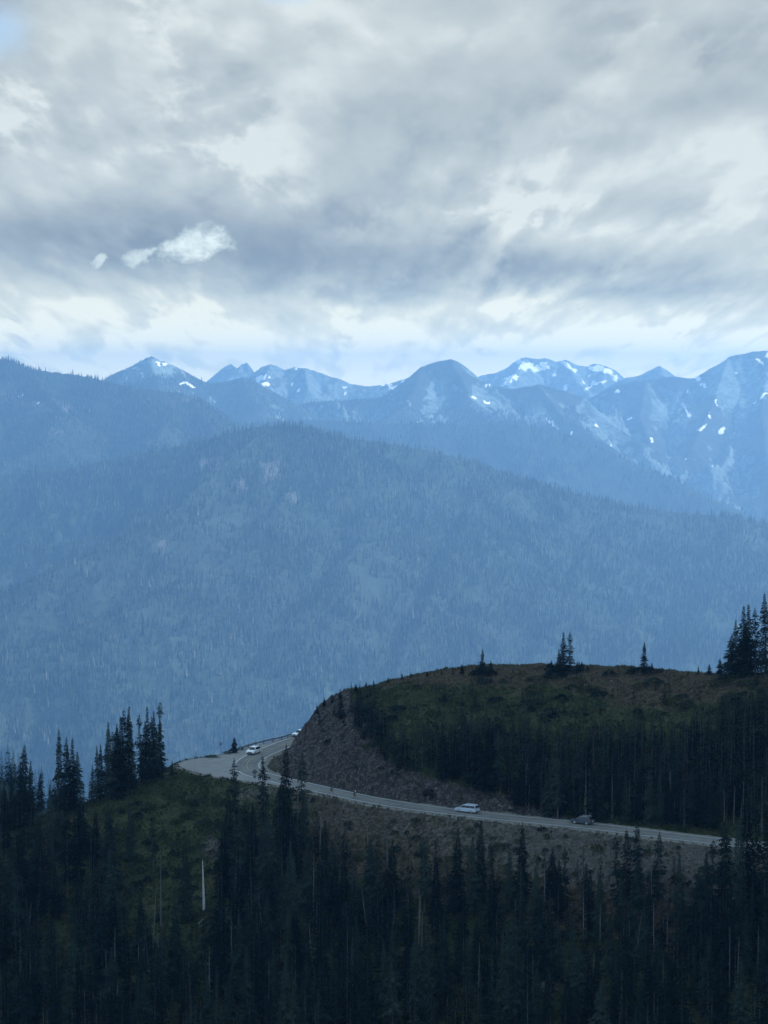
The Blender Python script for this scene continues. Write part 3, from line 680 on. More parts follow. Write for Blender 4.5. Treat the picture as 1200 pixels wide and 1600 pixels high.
# far snowy peaks
mountain('mountain', 'far glacier clad peaks behind the dome mountain', [[(640, 620, 13000), (720, 597, 13000), (750, 588, 13000), (775, 583, 13000), (795, 573, 13000), (808, 562, 13000), (822, 558, 13000), (838, 562, 13000), (852, 560, 13000), (870, 566, 13000), (884, 563, 13000), (900, 571, 13000), (915, 573, 13000), (928, 568, 13000), (945, 571, 13000), (962, 578, 13000), (975, 590, 13000), (1010, 620, 13000)],
     ([(822, 558, 13000), (800, 590, 12600), (790, 610, 12400)], 0.85), ([(884, 563, 13000), (900, 595, 12600)], 0.85), ([(945, 571, 13000), (940, 600, 12600)], 0.85)],
    0, 1800, 12000, 14000, 14., 0.85, M_MT_ROCK, 73, namp=110., nscale=300., crest_amp=13., rock_base=0.5,
    snow=[(800, 590, 13, 4, -8), (795, 595, 10, 3, -30), (822, 573, 14, 6, -20), (812, 565, 9, 4, -10), (840, 577, 16, 5, 5), (851, 571, 10, 4, 30), (884, 570, 9, 4, 35), (895, 577, 10, 2.6, 20), (930, 575, 14, 4, 8), (950, 580, 12, 5, 20), (962, 590, 6, 6, 0), (925, 602, 12, 3, -35), (940, 597, 10, 2.6, -10), (884, 606, 8, 3, -30), (868, 588, 5, 4, 0), (785, 601, 9, 2.5, 0), (920, 590, 5, 2, 40), (910, 598, 4, 2, -20)])
mountain('mountain', 'far pale ridge with snow patches left of the dome mountain', [[(240, 640, 12000), (320, 597, 12000), (335, 586, 12000), (350, 573, 12000), (361, 568, 12000), (372, 577, 11950), (378, 569, 12000), (386, 566, 12000), (392, 574, 12000), (398, 583, 12000), (410, 573, 11000), (422, 569, 11000), (434, 573, 11000), (445, 578, 11000), (458, 573, 11000), (475, 574, 11000),
      (495, 581, 11000), (515, 587, 11000), (532, 592, 11000), (550, 601, 11000), (580, 603, 11000), (605, 600, 11000), (622, 595, 11000), (640, 590, 11000), (660, 600, 11000), (720, 640, 11000)],
     ([(422, 569, 11000), (410, 600, 10600), (430, 620, 10400)], 0.85), ([(475, 574, 11000), (480, 605, 10600)], 0.85)],
    -1300, 500, 10000, 12900, 12., 0.85, M_MT_ROCK, 83, namp=90., nscale=260., crest_amp=10., rock_base=0.45,
    snow=[(408, 590, 12, 3, -25), (415, 600, 8, 4, 0), (402, 594, 3, 6, 0), (460, 576, 8, 2.5, 10), (457, 602, 2.5, 4, 0), (467, 610, 3, 2, 0), (540, 618, 3, 2.5, 0), (540, 605, 4, 1.5, 0), (605, 600, 13, 3, 8), (622, 604, 12, 4, -20), (612, 609, 10, 3, 10), (633, 596, 6, 2, -20), (421, 591, 3, 2, 0)])

# wooded spur below the ridge on the left
zS = mountain('spur', 'small wooded spur behind the trees at the left edge', [[(-300, 1120, 1000), (-60, 1190, 960), (0, 1215, 950), (60, 1255, 935), (110, 1300, 920), (180, 1380, 900)]],
    -420, 60, 700, 1150, 4., 0.75, M_MT_FOREST, 93, namp=8., nscale=90., crest_amp=1.0, floor=-420, K=1.0)

# ------------------------------------------------------------------ conifers
def conifer(seed, H, R, bare=0.12, droop=0.35, gap=0.15, full=True, top_taper=0.9, ragged=0.3):
    r = random.Random(seed); co = []; fa = []
    def tri_(a, b, c): i = len(co); co.extend((a, b, c)); fa.append((i, i + 1, i + 2))
    lean = (r.uniform(-.012, .012), r.uniform(-.012, .012))
    z = H * bare; seg = 0
    bend_ = [r.uniform(-1, 1) for _ in range(8)]
    while z < H * 0.985:
        t = (z / H - bare) / (1 - bare)
        prof = R * (1 - t) ** top_taper * (0.72 + 0.28 * math.sin(min(1, t * 5) * math.pi / 2)) + 0.10
        lump = 1 + ragged * math.sin(seed * 1.7 + z * 1.9) * 0.5 + ragged * r.uniform(-0.5, 0.5)
        nb = (6 if full else 4) if t < 0.9 else 4
        a0 = r.uniform(0, 6.28)
        for k in range(nb):
            if r.random() < gap: continue
            a = a0 + k * 2 * math.pi / nb + r.uniform(-.45, .45)
            L = prof * lump * r.uniform(0.55, 1.2); ca, sa = math.cos(a), math.sin(a)
            ox, oy = lean[0] * z, lean[1] * z; dr = droop * r.uniform(0.6, 1.4)
            def pt(s, side, dz=0.0):
                return (ox + ca * L * s - sa * side, oy + sa * L * s + ca * side, z - dr * L * s * (1.5 - 0.6 * s) + dz)
            w = max(0.17, 0.36 * L) * r.uniform(0.8, 1.2)
            # ribbon of the branch and drooping side sprays
            tri_(pt(0.05, 0), pt(0.55, w * 0.55), pt(0.55, -w * 0.55)); tri_(pt(0.5, w * .5), pt(1.0, 0, -0.03), pt(0.5, -w * .5))
            ns = 3 if full else 1
            for q in range(ns):
                s0 = 0.2 + 0.65 * (q + r.random() * .8) / ns
                for sgn in (-1, 1):
                    l2 = w * r.uniform(.7, 1.25) * (1.15 - s0 * 0.6)
                    tri_(pt(s0 - 0.06, 0), pt(s0 + 0.10, 0, 0.02), pt(s0 + 0.22, sgn * l2, -0.10 - 0.28 * l2))
            if full or r.random() < .5:
                s0 = r.uniform(.3, .8); tri_(pt(s0 - .12, 0), pt(s0 + .12, 0), pt(s0, r.uniform(-.1, .1), -r.uniform(.18, .42)))
        step_ = (0.26 if full else 0.42) * (1.15 - 0.45 * t) * (H / 13) ** 0.5
        z += step_ * r.uniform(0.7, 1.3)
    # leader
    tri_((-0.05 + lean[0] * H, lean[1] * H, H * .955), (0.05 + lean[0] * H, lean[1] * H, H * .955), (lean[0] * H, lean[1] * H, H + .25)); tri_((lean[0] * H, -.05 + lean[1] * H, H * .955), (lean[0] * H, .05 + lean[1] * H, H * .955), (lean[0] * H, lean[1] * H, H + .2))
    return np.array(co), np.array(fa), lean
def trunk_np(H, r0, lean, dead=False, seed=0, n=6, twigs=0):
    r = random.Random(seed); co = []; fa = []; lv = [0, .04, .3, .6, .85, 1.0]
    for t in lv:
        rr = r0 * (1.35 if t == 0 else 1) * (1 - t * .93) + 0.012
        for k in range(n):
            a = k * 2 * math.pi / n; co.append((lean[0] * t * H + rr * math.cos(a), lean[1] * t * H + rr * math.sin(a), t * H - (0.5 if t == 0 else 0)))
    for i in range(len(lv) - 1):
        for k in range(n):
            a = i * n + k; b = i * n + (k + 1) % n; fa.append((a, b, b + n)); fa.append((a, b + n, a + n))
    for q in range(twigs):
        z = H * r.uniform(.2, .96); a = r.uniform(0, 6.28); L = r.uniform(.25, 1.1) * (1.15 - z / H); ca, sa = math.cos(a), math.sin(a); i = len(co)
        x0, y0 = lean[0] * z, lean[1] * z; dz = r.uniform(-.45, .15) * L; w = 0.035
        co += [(x0 - sa * w, y0 + ca * w, z), (x0 + sa * w, y0 - ca * w, z), (x0, y0, z + 2 * w), (x0 + ca * L, y0 + sa * L, z + dz)]
        fa += [(i, i + 1, i + 3), (i + 1, i + 2, i + 3), (i + 2, i, i + 3)]
    return np.array(co), np.array(fa)
# kinds: (H nominal 12 m) each gives crown + trunk meshes, scaled per tree
KINDS_ = {'spire': [], 'broad': [], 'thin': [], 'low': []}
for i in range(6): KINDS_['spire'].append(conifer(100 + i, 12, 1.75, bare=0.08, gap=.06))
for i in range(5): KINDS_['broad'].append(conifer(200 + i, 12, 2.6, bare=0.05, gap=.05, ragged=.4, top_taper=.8))
for i in range(5): KINDS_['thin'].append(conifer(300 + i, 12, 1.15, bare=0.20, gap=.28, ragged=.8, top_taper=.55))
for i in range(3): KINDS_['low'].append(conifer(400 + i, 12, 4.2, bare=0.0, gap=.05, droop=.12, top_taper=.75))
LOW = {k: [conifer(500 + 10 * j + i, 12, {'spire': 1.75, 'broad': 2.6, 'thin': 1.15, 'low': 4}[k], bare={'thin': .2}.get(k, .05), gap=.1 if k != 'thin' else .3, full=False, ragged=.4, top_taper={'thin': .6}.get(k, .85)) for i in range(4)] for j, k in enumerate(KINDS_)}
MESH = {}
for k, lst in KINDS_.items():
    for i, (co, fa, lean) in enumerate(lst):
        cm = mesh_np('crown', co, fa); cm.materials.append(M_NEEDLE)
        tc_, tf_ = trunk_np(11.6, 0.17 if k != 'thin' else 0.13, lean, seed=i, twigs=0 if k == 'low' else 26); tm = mesh_np('trunk', tc_, tf_); tm.materials.append(M_BARK)
        MESH[k, i] = (cm, tm)
SNAG = []
for i in range(6):
    tc_, tf_ = trunk_np(10, 0.14, (random.Random(i).uniform(-.03, .03), 0), seed=i + 40, twigs=[10, 34, 50, 20, 60, 5][i]); m_ = mesh_np('dead_tree', tc_, tf_); m_.materials.append(M_DEAD); SNAG.append((m_, tc_, tf_))

R = random.Random(42)
TREES = []        # dict(pos, H, kind, label, group, rz, sx)
def scale_at(p): return F_PX / (p[1] * CP - p[2] * SP)
def add_tree(px, base, top, kind='spire', label=None, group=None, wide=1.0, at=None):
    p = hit(px, base) if at is None else at
    if p is None: return
    H = (proj(p)[1] - top) / scale_at(p)
    if H < 0.5: return
    TREES.append(dict(p=p, H=float(H), k=kind, label=label, group=group, w=wide, rz=R.uniform(0, 6.28), named=label is not None, i=R.randrange(99)))
LEFT = 'tall dark firs on the crest left of the bend'
for (px, b, t, k, lab) in [
    (35, 1290, 1160, 'broad', 'bushy fir with a bent crooked tip near the left edge'), (48, 1284, 1185, 'spire', 'grey green fir leaning on the bushy crooked-tip fir'), (62, 1280, 1205, 'thin', 'thin ragged fir right of the crooked-tip fir by the left edge'),
    (20, 1300, 1215, 'spire', 'lower fir left of the crooked-tip fir'), (92, 1272, 1134, 'spire', 'tallest of the three close firs between the left edge and the big clump'),
    (101, 1272, 1148, 'thin', 'slim middle fir of the three close firs on the left crest'), (113, 1270, 1150, 'spire', 'right fir of the three close firs on the left crest, with a hooked tip'),
    (121, 1264, 1172, 'broad', 'wide lower fir on the right flank of the three close firs'), (153, 1252, 1163, 'spire', 'double-topped fir at the left end of the big ridge clump'),
    (159, 1250, 1160, 'spire', 'second top of the pair at the left end of the ridge clump'), (172, 1248, 1124, 'spire', 'fir with a high lone tip at the left of the ridge clump'),
    (181, 1246, 1132, 'broad', 'dense round-shouldered fir inside the ridge clump'), (187, 1243, 1127, 'spire', 'dense fir with several blunt tops in the middle of the ridge clump'),
    (193, 1240, 1105, 'thin', 'narrow fir beside the tallest tree of the ridge clump'), (200, 1238, 1100, 'spire', 'tallest fir in the middle of the ridge clump'),
    (207, 1234, 1135, 'spire', 'shorter fir at the right end of the ridge clump'), (219, 1226, 1113, 'thin', 'sparse see-through fir alone between the two groups of ridge spires'),
    (223, 1226, 1152, 'spire', 'short fir at the foot of the sparse see-through fir'), (232, 1222, 1101, 'spire', 'left fir of the four tight spires nearest the turnout'),
    (239, 1220, 1116, 'thin', 'second of the four tight spires nearest the turnout'), (247, 1219, 1093, 'thin', 'tallest of the four tight spires nearest the turnout'),
    (251, 1218, 1120, 'spire', 'rightmost of the four tight spires nearest the turnout'), (269, 1212, 1186, 'spire', 'small dark fir just left of the turnout tip'),
    (366, 1290, 1182, 'thin', 'slim ragged fir whose top stands before the gravel turnout'), (411, 1300, 1177, 'thin', 'thin dense fir whose top stands over the inside of the road bend'),
    (447, 1330, 1160, 'spire', 'tall fir in front of the foot of the rocky cut'), (469, 1320, 1172, 'thin', 'sparse fir with a bare lower trunk in front of the rocky cut'),
    (438, 1335, 1205, 'spire', 'full fir tucked against the left of the fir below the rocky cut'), (357, 1335, 1228, 'spire', 'dark fir standing below the gravel turnout'),
    (815, 1420, 1281, 'spire', 'fir whose tip touches the near road edge between the two road cars'), (797, 1425, 1318, 'spire', 'dark fir left of the fir touching the road edge'),
    (750, 1420, 1277, 'spire', 'dense fir directly below the rear of the silver car'), (712, 1430, 1289, 'spire', 'dense fir directly below the front of the silver car'),
    (738, 1430, 1303, 'spire', 'fir between the two dense firs below the silver car'), (995, 1440, 1281, 'thin', 'ragged drooping fir overlapping the road right of the dark car'),
    (978, 1430, 1293, 'thin', 'bare-looking thin spire left of the ragged drooping fir at the road'), (966, 1440, 1302, 'thin', 'thin spire second to the left of the ragged fir at the road'),
    (1027, 1430, 1296, 'thin', 'sparse fir just right of the ragged drooping fir at the road'), (1062, 1440, 1330, 'spire', 'narrow pointed fir standing alone on the scree right of the ragged fir'),
    (1111, 1450, 1307, 'thin', 'sparse fir touching the road edge left of the big right clump'), (1102, 1455, 1328, 'spire', 'fuller fir beside the sparse fir left of the right clump'),
    (1137, 1460, 1280, 'broad', 'broad fir hiding the right end of the road'), (1150, 1465, 1272, 'spire', 'fir right beside the broad fir that hides the road end'), (1168, 1440, 1232, 'spire', 'tall fir crossing the road at its right end'), (1181, 1460, 1262, 'thin', 'thin fir between the road crossing firs at the right edge'), (1195, 1460, 1235, 'spire', 'tall fir at the right edge rising over the road'),
    (883, 1440, 1320, 'thin', 'thin fir standing below the dark car'), (873, 1440, 1340, 'spire', 'fir left of the thin fir below the dark car'), (918, 1440, 1345, 'spire', 'short pointed fir right of the thin fir below the dark car'),
    (753, 1056, 1012, 'spire', 'small lone fir with a bushy skirt on the left shoulder of the knoll'), (880, 1049, 985, 'spire', 'left of the twin firs on the knoll top'), (890, 1049, 984, 'thin', 'right of the twin firs on the knoll top'),
    (873, 1049, 1012, 'spire', 'short fir tucked left of the twin firs on the knoll'), (1006, 1050, 1001, 'spire', 'single small fir between the twins and the big right clump'),
    (533, 1124, 1074, 'spire', 'lone spindly fir on top of the rocky cut'), (1160, 1058, 944, 'spire', 'left top of the big fir clump on the knoll at right'), (1171, 1058, 942, 'spire', 'middle top of the big fir clump on the knoll at right'),
    (1180, 1058, 947, 'thin', 'slim right top of the big fir clump on the knoll'), (1149, 1058, 966, 'spire', 'second highest shoulder fir of the big clump on the knoll'), (1140, 1058, 990, 'broad', 'lowest left fir of the big clump on the knoll'),
    (1165, 1058, 975, 'broad', 'wide fir filling the foot of the big clump on the knoll'), (1197, 1060, 924, 'spire', 'very tall fir cut by the right edge above the knoll'), (1125, 1056, 1027, 'broad', 'bushy young fir left of the big clump on the knoll'),
    (1108, 1055, 1036, 'broad', 'lower bushy young fir two left of the big clump'), (1091, 1054, 1039, 'spire', 'tiny fir on the bare crest left of the big clump'), (1075, 1053, 1045, 'spire', 'smallest seedling fir on the bare crest left of the clump'),
    (366, 1176, 1150, 'broad', 'small bushy fir on the outer edge of the turnout'), (240, 1360, 1268, 'thin', 'slim fir alone on the green slope below the turnout'), (290, 1440, 1298, 'spire', 'big dark fir left of the bleached snag'),
    (166, 1248, 1152, 'thin', 'slim low fir between the double-topped fir and the lone high tip'), (177, 1246, 1139, 'thin', 'slim fir just right of the lone high tip in the ridge clump'), (190, 1242, 1117, 'spire', 'second highest fir of the ridge clump, left of the tallest'),
    (204, 1237, 1112, 'thin', 'slim fir pressed against the right of the tallest ridge fir'), (227, 1223, 1124, 'thin', 'slim short fir just left of the four tight spires'), (243, 1220, 1108, 'spire', 'middle fir wedged among the four tight spires'),
    (145, 1256, 1192, 'spire', 'lowest fir stepping down at the left foot of the ridge clump'), (107, 1272, 1162, 'spire', 'low fir filling between the three close firs'), (27, 1294, 1188, 'thin', 'slim fir hugging the left side of the crooked-tip fir'), (5, 1302, 1222, 'spire', 'dark fir cut by the left edge of the view'),
    (205, 1345, 1243, 'spire', 'dark fir on the slope under the big ridge clump'), (172, 1400, 1252, 'broad', 'large dark fir below the left end of the ridge clump'), (148, 1360, 1262, 'spire', 'dark fir filling the gap under the ridge clump'),
    (121, 1385, 1242, 'spire', 'fir in front of the brown patch left of the ridge clump'), (106, 1405, 1236, 'thin', 'ragged fir in front of the three close firs'), (62, 1420, 1262, 'broad', 'large dark fir low at the left below the crooked-tip fir'),
    (36, 1440, 1286, 'broad', 'large dark fir at the left edge below the grass patch'), (80, 1330, 1222, 'spire', 'dark fir between the crooked-tip fir and the three close firs'), (10, 1330, 1235, 'spire', 'dark fir at the very left edge under the hazy spur'),
    (375, 1380, 1262, 'broad', 'full fir below the slim ragged fir at the turnout'), (425, 1400, 1270, 'broad', 'full dark fir on the slope under the bend'), (455, 1390, 1262, 'spire', 'dark fir under the sparse bare-trunk fir'), (395, 1340, 1250, 'spire', 'dark fir below the diamond sign'),
    (507, 1106, 1089, 'broad', 'wind bent shrubby fir at the top of the rocky cut'), (495, 1116, 1100, 'broad', 'lowest shrubby fir on the lip of the rocky cut'), (519, 1098, 1086, 'broad', 'round shrubby fir above the lip of the rocky cut'),
    (556, 1080, 1067, 'broad', 'tiny bushy fir on the crest between the cut lip and the round firs'), (572, 1075, 1064, 'broad', 'second tiny bushy fir on the crest right of the cut lip'), (606, 1068, 1058, 'broad', 'tiny fir on the crest just left of the round firs'), (668, 1057, 1047, 'broad', 'tiny fir on the crest just right of the round firs'), (690, 1055, 1045, 'spire', 'tiny pointed fir on the crest left of the round-topped fir'),
    (918, 1050, 1037, 'broad', 'small bushy fir on the crest right of the twin firs'), (862, 1050, 1030, 'broad', 'low bushy fir at the left foot of the twin firs'), (1018, 1050, 1034, 'broad', 'tiny fir at the right foot of the single small fir'),
    (628, 1062, 1050, 'low', 'left one of two small round firs on the knoll skyline'), (642, 1060, 1049, 'low', 'right one of two small round firs on the knoll skyline'), (584, 1075, 1061, 'spire', 'tiny bare fir on the knoll skyline left of the round firs'),
    (708, 1054, 1042, 'spire', 'tiny fir left of the skirted lone fir on the knoll'), (722, 1052, 1036, 'broad', 'small round-topped fir between the tiny fir and the skirted fir'), (767, 1050, 1031, 'broad', 'small fir close to the right of the skirted lone fir'),
    ]:
    add_tree(px, b, t, k, lab, LEFT if px < 275 else None, wide=(1.35 if px > 1130 and b < 1070 else 0.97 if px < 275 else 1.15) * (0.7 if k == 'low' else 1))
NAMED = len(TREES)

def fill(n, poly, env, hmin, hmax, kinds, zone, mind=1.7, seed=0, dens=None, jit=12):
    r = random.Random(seed); xs = [p[0] for p in poly]; ys = [p[1] for p in poly]; P = []
    pos = [t['p'] for t in TREES]
    for _ in range(n):
        px = r.uniform(min(xs), max(xs)); py = r.uniform(min(ys), max(ys))
        if not inpoly(np.array([px]), np.array([py]), poly)[0]: continue
        if dens and r.random() > dens(px, py): continue
        p = hit(px, py)
        if p is None: continue
        if pos:
            q = np.array(pos); 
            if np.min((q[:, 0] - p[0]) ** 2 + (q[:, 1] - p[1]) ** 2) < mind * mind: continue
        top = np.interp(px, [e[0] for e in env], [e[1] for e in env]); s = scale_at(p)
        H = r.uniform(hmin, hmax) * (0.75 + 0.5 * (0.5 + 0.5 * float(fbm(np.array([p[0] / 14]), np.array([p[1] / 14]), 2, 77)[0])))
        H = min(H, (py - top - jit * r.random() ** 1.5) / s)
        if H < 2: continue
        k = r.choice(kinds); pos.append(p)
        TREES.append(dict(p=p, H=H, k=k, label=None, group=zone, w=r.uniform(.85, 1.3), rz=r.uniform(0, 6.28), named=False, i=r.randrange(99)))
ENV = [(-40, 1235), (0, 1240), (70, 1252), (100, 1240), (140, 1232), (180, 1262), (196, 1385), (335, 1395), (346, 1250), (420, 1215), (470, 1225), (500, 1262), (560, 1285), (640, 1292), (700, 1302), (760, 1300), (800, 1320), (900, 1325), (960, 1310), (1050, 1322), (1110, 1315), (1140, 1290), (1240, 1260)]
# hill wood above the road
HILL = [(548, 1138), (600, 1188), (650, 1211), (700, 1226), (780, 1243), (830, 1268), (880, 1283), (1000, 1289), (1240, 1306), (1480, 1335), (1480, 1085), (1240, 1085), (1150, 1110), (1100, 1140), (1000, 1150), (900, 1160), (760, 1140), (660, 1150), (600, 1138)]
EH = [(540, 1122), (600, 1142), (660, 1126), (700, 1108), (760, 1097), (830, 1108), (900, 1118), (960, 1112), (1000, 1108), (1060, 1116), (1100, 1098), (1150, 1075), (1240, 1050)]
fill(4600, HILL, EH, 7, 14, ['spire', 'spire', 'spire', 'broad', 'thin'], 'firs of the wood on the knoll above the road', 1.8, 1, None, 28)
fill(420, [(545, 1100), (560, 1150), (600, 1190), (650, 1213), (650, 1190), (600, 1150), (575, 1110)], [(0, 900), (1300, 900)], 3.5, 8.5, ['spire', 'broad'], 'firs of the wood on the knoll above the road', 1.3, 8)
fill(60, [(460, 1150), (500, 1110), (540, 1090), (548, 1130), (520, 1150)], [(0, 900), (1300, 900)], 1.2, 3, ['broad', 'spire'], 'firs of the wood on the knoll above the road', 3.5, 9)
# lower forest
def dlow(px, py):
    d = 1.0
    for (cx, cy, a, b, s) in [(250, 1300, 75, 75, 1.0), (270, 1390, 70, 50, .8), (10, 1335, 40, 38, 1.0), (110, 1285, 40, 22, .9), (620, 1290, 110, 34, 1.0), (720, 1330, 50, 25, .9), (1000, 1340, 190, 40, .97), (860, 1340, 100, 45, .9), (540, 1270, 90, 25, 1.0),
                              (275, 1500, 26, 40, .9), (860, 1565, 60, 26, .8), (680, 1575, 50, 22, .7), (640, 1370, 30, 20, .5), (560, 1340, 30, 24, .5), (395, 1260, 50, 30, .8), (330, 1300, 40, 40, .8)]:
        d = min(d, 1 - s * math.exp(-((px - cx) / a) ** 4 - ((py - cy) / b) ** 4))
    return d
fill(5200, [(-40, 1270), (140, 1262), (300, 1255), (480, 1275), (780, 1320), (1240, 1365), (1480, 1400), (1480, 1860), (-240, 1800), (-240, 1330)], ENV, 5.5, 17.5, ['spire', 'spire', 'broad', 'spire', 'thin'], 'firs of the forest below the road', 2.25, 2, dlow, 75)
# young trees and scrub on the knoll meadow edge
fill(60, [(560, 1090), (1240, 1070), (1240, 1110), (1050, 1120), (900, 1135), (600, 1130)], [(0, 900), (1300, 900)], 1.5, 4.5, ['broad', 'spire'], 'firs of the wood on the knoll above the road', 1.7, 3)

# visible area of each tree: paint front to back into a coarse id buffer
def visible(trees, W=600, Hh=800):
    buf = np.full((Hh, W), -1); order = sorted(range(len(trees)), key=lambda i: trees[i]['p'][1])
    for i in order:
        t = trees[i]; px, py = proj(t['p']); s = scale_at(t['p']); h = t['H'] * s / 2; w = {'spire': .11, 'broad': .165, 'thin': .07, 'low': .33}[t['k']] * h * t['w'] * .8; x = px / 2; yb = py / 2
        for row in range(max(0, int(yb - h)), min(Hh, int(yb) + 1)):
            hw = w * (row - (yb - h)) / h; a, b = max(0, int(x - hw)), min(W, int(x + hw) + 1)
            if a < b:
                sl = buf[row, a:b]; sl[sl < 0] = i
    return np.bincount(buf[buf >= 0].ravel(), minlength=len(trees))
vis = visible(TREES)
order = sorted([i for i in range(len(TREES))], key=lambda i: -(vis[i] + (1e6 if TREES[i]['named'] else 0)))
order = [i for i in order if vis[i] >= (1 if TREES[i]['named'] else 3)]
SOLO, REST = order[:296], order[296:]
for i, t in enumerate(TREES):                            # the wood goes on past both sides of the picture
    if not -5 < proj(t['p'])[0] < 1205 and vis[i] < 3 and i not in SOLO: REST.append(i)
def zone_label(t):
    px, py = proj(t['p']); top = py - t['H'] * scale_at(t['p'])
    kd = {'spire': 'narrow', 'broad': 'broad', 'thin': 'sparse', 'low': 'bushy'}[t['k']]
    if 'knoll' in t['group']:
        w = 'near the rocky cut' if px < 680 else 'above the silver car' if px < 800 else 'above the dark car' if px < 980 else 'above the right end of the road'
        return f'{kd} fir in the wood on the knoll, {w}'
    w = ('below the left ridge spires' if px < 265 else 'around the bleached snag' if px < 345 else 'below the turnout bend' if px < 480 else 'below the two cyclists' if px < 640 else 'below the silver car' if px < 800 else
         'below the dark car' if px < 970 else 'below the right end of the road' if px < 1120 else 'at the right edge')
    v = 'upper edge' if top < 1360 else 'middle' if top < 1470 else 'bottom rows'
    return f'{kd} fir in the {v} of the wood {w}'
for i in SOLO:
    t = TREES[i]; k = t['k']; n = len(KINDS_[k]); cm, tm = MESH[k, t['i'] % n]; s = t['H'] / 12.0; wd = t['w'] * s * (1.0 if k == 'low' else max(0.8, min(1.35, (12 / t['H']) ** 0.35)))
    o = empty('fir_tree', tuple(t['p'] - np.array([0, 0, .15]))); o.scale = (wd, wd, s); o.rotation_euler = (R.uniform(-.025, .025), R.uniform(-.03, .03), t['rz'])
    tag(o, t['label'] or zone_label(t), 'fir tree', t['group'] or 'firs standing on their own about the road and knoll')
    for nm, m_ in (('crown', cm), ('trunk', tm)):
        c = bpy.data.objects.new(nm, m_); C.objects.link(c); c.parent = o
Vs, Fs = [], []; nb = 0
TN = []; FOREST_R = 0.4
def inst(co, fa, t, zoff=-.15):
    global nb
    TN.append(np.full(len(co), R.uniform(0, 0.9)))
    s = t['H'] / 12.0; wd = t['w'] * s * max(0.8, min(1.35, (12 / t['H']) ** 0.35)); ca, sa = math.cos(t['rz']), math.sin(t['rz'])
    v = np.stack([(co[:, 0] * ca - co[:, 1] * sa) * wd, (co[:, 0] * sa + co[:, 1] * ca) * wd, co[:, 2] * s + zoff], 1) + t['p']
    Vs.append(v); Fs.append(fa + nb); nb += len(v)
mi = []
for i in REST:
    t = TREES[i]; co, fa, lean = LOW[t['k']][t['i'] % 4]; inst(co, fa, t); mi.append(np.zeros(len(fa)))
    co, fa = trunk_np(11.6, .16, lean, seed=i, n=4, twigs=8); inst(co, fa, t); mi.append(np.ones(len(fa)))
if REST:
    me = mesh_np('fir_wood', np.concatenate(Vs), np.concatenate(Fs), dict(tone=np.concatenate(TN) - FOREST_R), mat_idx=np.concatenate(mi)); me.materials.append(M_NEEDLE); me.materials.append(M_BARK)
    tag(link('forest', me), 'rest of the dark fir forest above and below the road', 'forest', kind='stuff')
# trees on the hazy spur at the left
Vs, Fs, nb, mi = [], [], 0, []; TN.clear()
r = random.Random(9)
for _ in range(420):
    x = r.uniform(-190, -100); y = r.uniform(870, 1010); z = float(zS(np.array([x]), np.array([y]))[0]); px, py = proj(np.array([x, y, z]))
    if px < -30 or px > 130: continue
    k = r.choice(['spire', 'spire', 'broad']); co, fa, lean = LOW[k][r.randrange(4)]
    inst(co, fa, dict(p=np.array([x, y, z]), H=r.uniform(9, 17), w=1.0, rz=r.uniform(0, 6))); 
me = mesh_np('spur_wood', np.concatenate(Vs), np.concatenate(Fs))
tag(link('forest', me, M_NEEDLE), 'hazy firs on the small spur at the left edge', 'forest', kind='stuff')

# dead trees
def snag(px, b, t, i, lab, mat=None, tilt=0.0, wide=1.0):
    p = hit(px, b)
    if p is None: return
    H = (proj(p)[1] - t) / scale_at(p); s = H / 10
    m_ = SNAG[i][0]
    if mat: m_ = m_.copy(); m_.materials.clear(); m_.materials.append(mat)
    o = link('dead_tree', m_); o.location = tuple(p - np.array([0, 0, .1])); o.scale = (wide, wide, s); o.rotation_euler = (0, tilt, r.uniform(0, .5) if tilt else r.uniform(0, 6.28))
    tag(o, lab, 'dead tree', 'bare dead trees among the firs'); return o
snag(319, 1423, 1343, 0, 'bright bleached broken snag standing on the green slope', M_BLEACH, -0.07, 2.0)
snag(243, 1214, 1130, 0, 'pale leaning dead trunk between the spires nearest the turnout', None, -0.07, 1.0)
snag(220, 1222, 1150, 0, 'straight grey dead trunk under the sparse see-through fir', None, 0.0)
snag(140, 1252, 1203, 4, 'short twiggy dead tree in the gap left of the ridge clump')
snag(131, 1258, 1218, 2, 'low dead tree beside the gap left of the ridge clump')
snag(575, 1350, 1273, 1, 'dead pole like tree on the scree below the right cyclist')
snag(605, 1360, 1282, 1, 'second dead pole tree on the scree right of the first')
snag(500, 1350, 1270, 0, 'thin dead trunk below the left cyclist')
snag(1018, 1440, 1325, 3, 'thin grey dead tree beside the sparse fir on the right scree')
snag(960, 1430, 1318, 1, 'bare dead spire among the thin spires at the road edge')
snag(850, 1430, 1342, 2, 'dead tree with short twigs on the scree below the road')
snag(466, 1330, 1215, 3, 'dead grey trunk below the sparse fir at the cut')
snag(190, 1243, 1140, 0, 'pale dead trunk inside the big ridge clump')
snag(199, 1238, 1150, 1, 'second pale dead trunk in the big ridge clump')
rr = random.Random(5)
for _ in range(46):
    px = rr.uniform(0, 1200); b = rr.uniform(1400, 1640)
    if dlow(px, b) < .4: continue
    snag(px, b, b - rr.uniform(60, 120), rr.randrange(5), 'pale bare dead trunk standing among the dark firs below the road', tilt=rr.choice([0, 0, rr.uniform(-.12, .12)]))
for _ in range(20):
    px = rr.uniform(820, 1200); b = np.interp(px, [820, 900, 1200], [1268, 1285, 1303]) - rr.uniform(1, 14)
    snag(px, b, b - rr.uniform(40, 85), rr.choice([0, 3]), 'pale bare trunk at the foot of the wood beside the road')

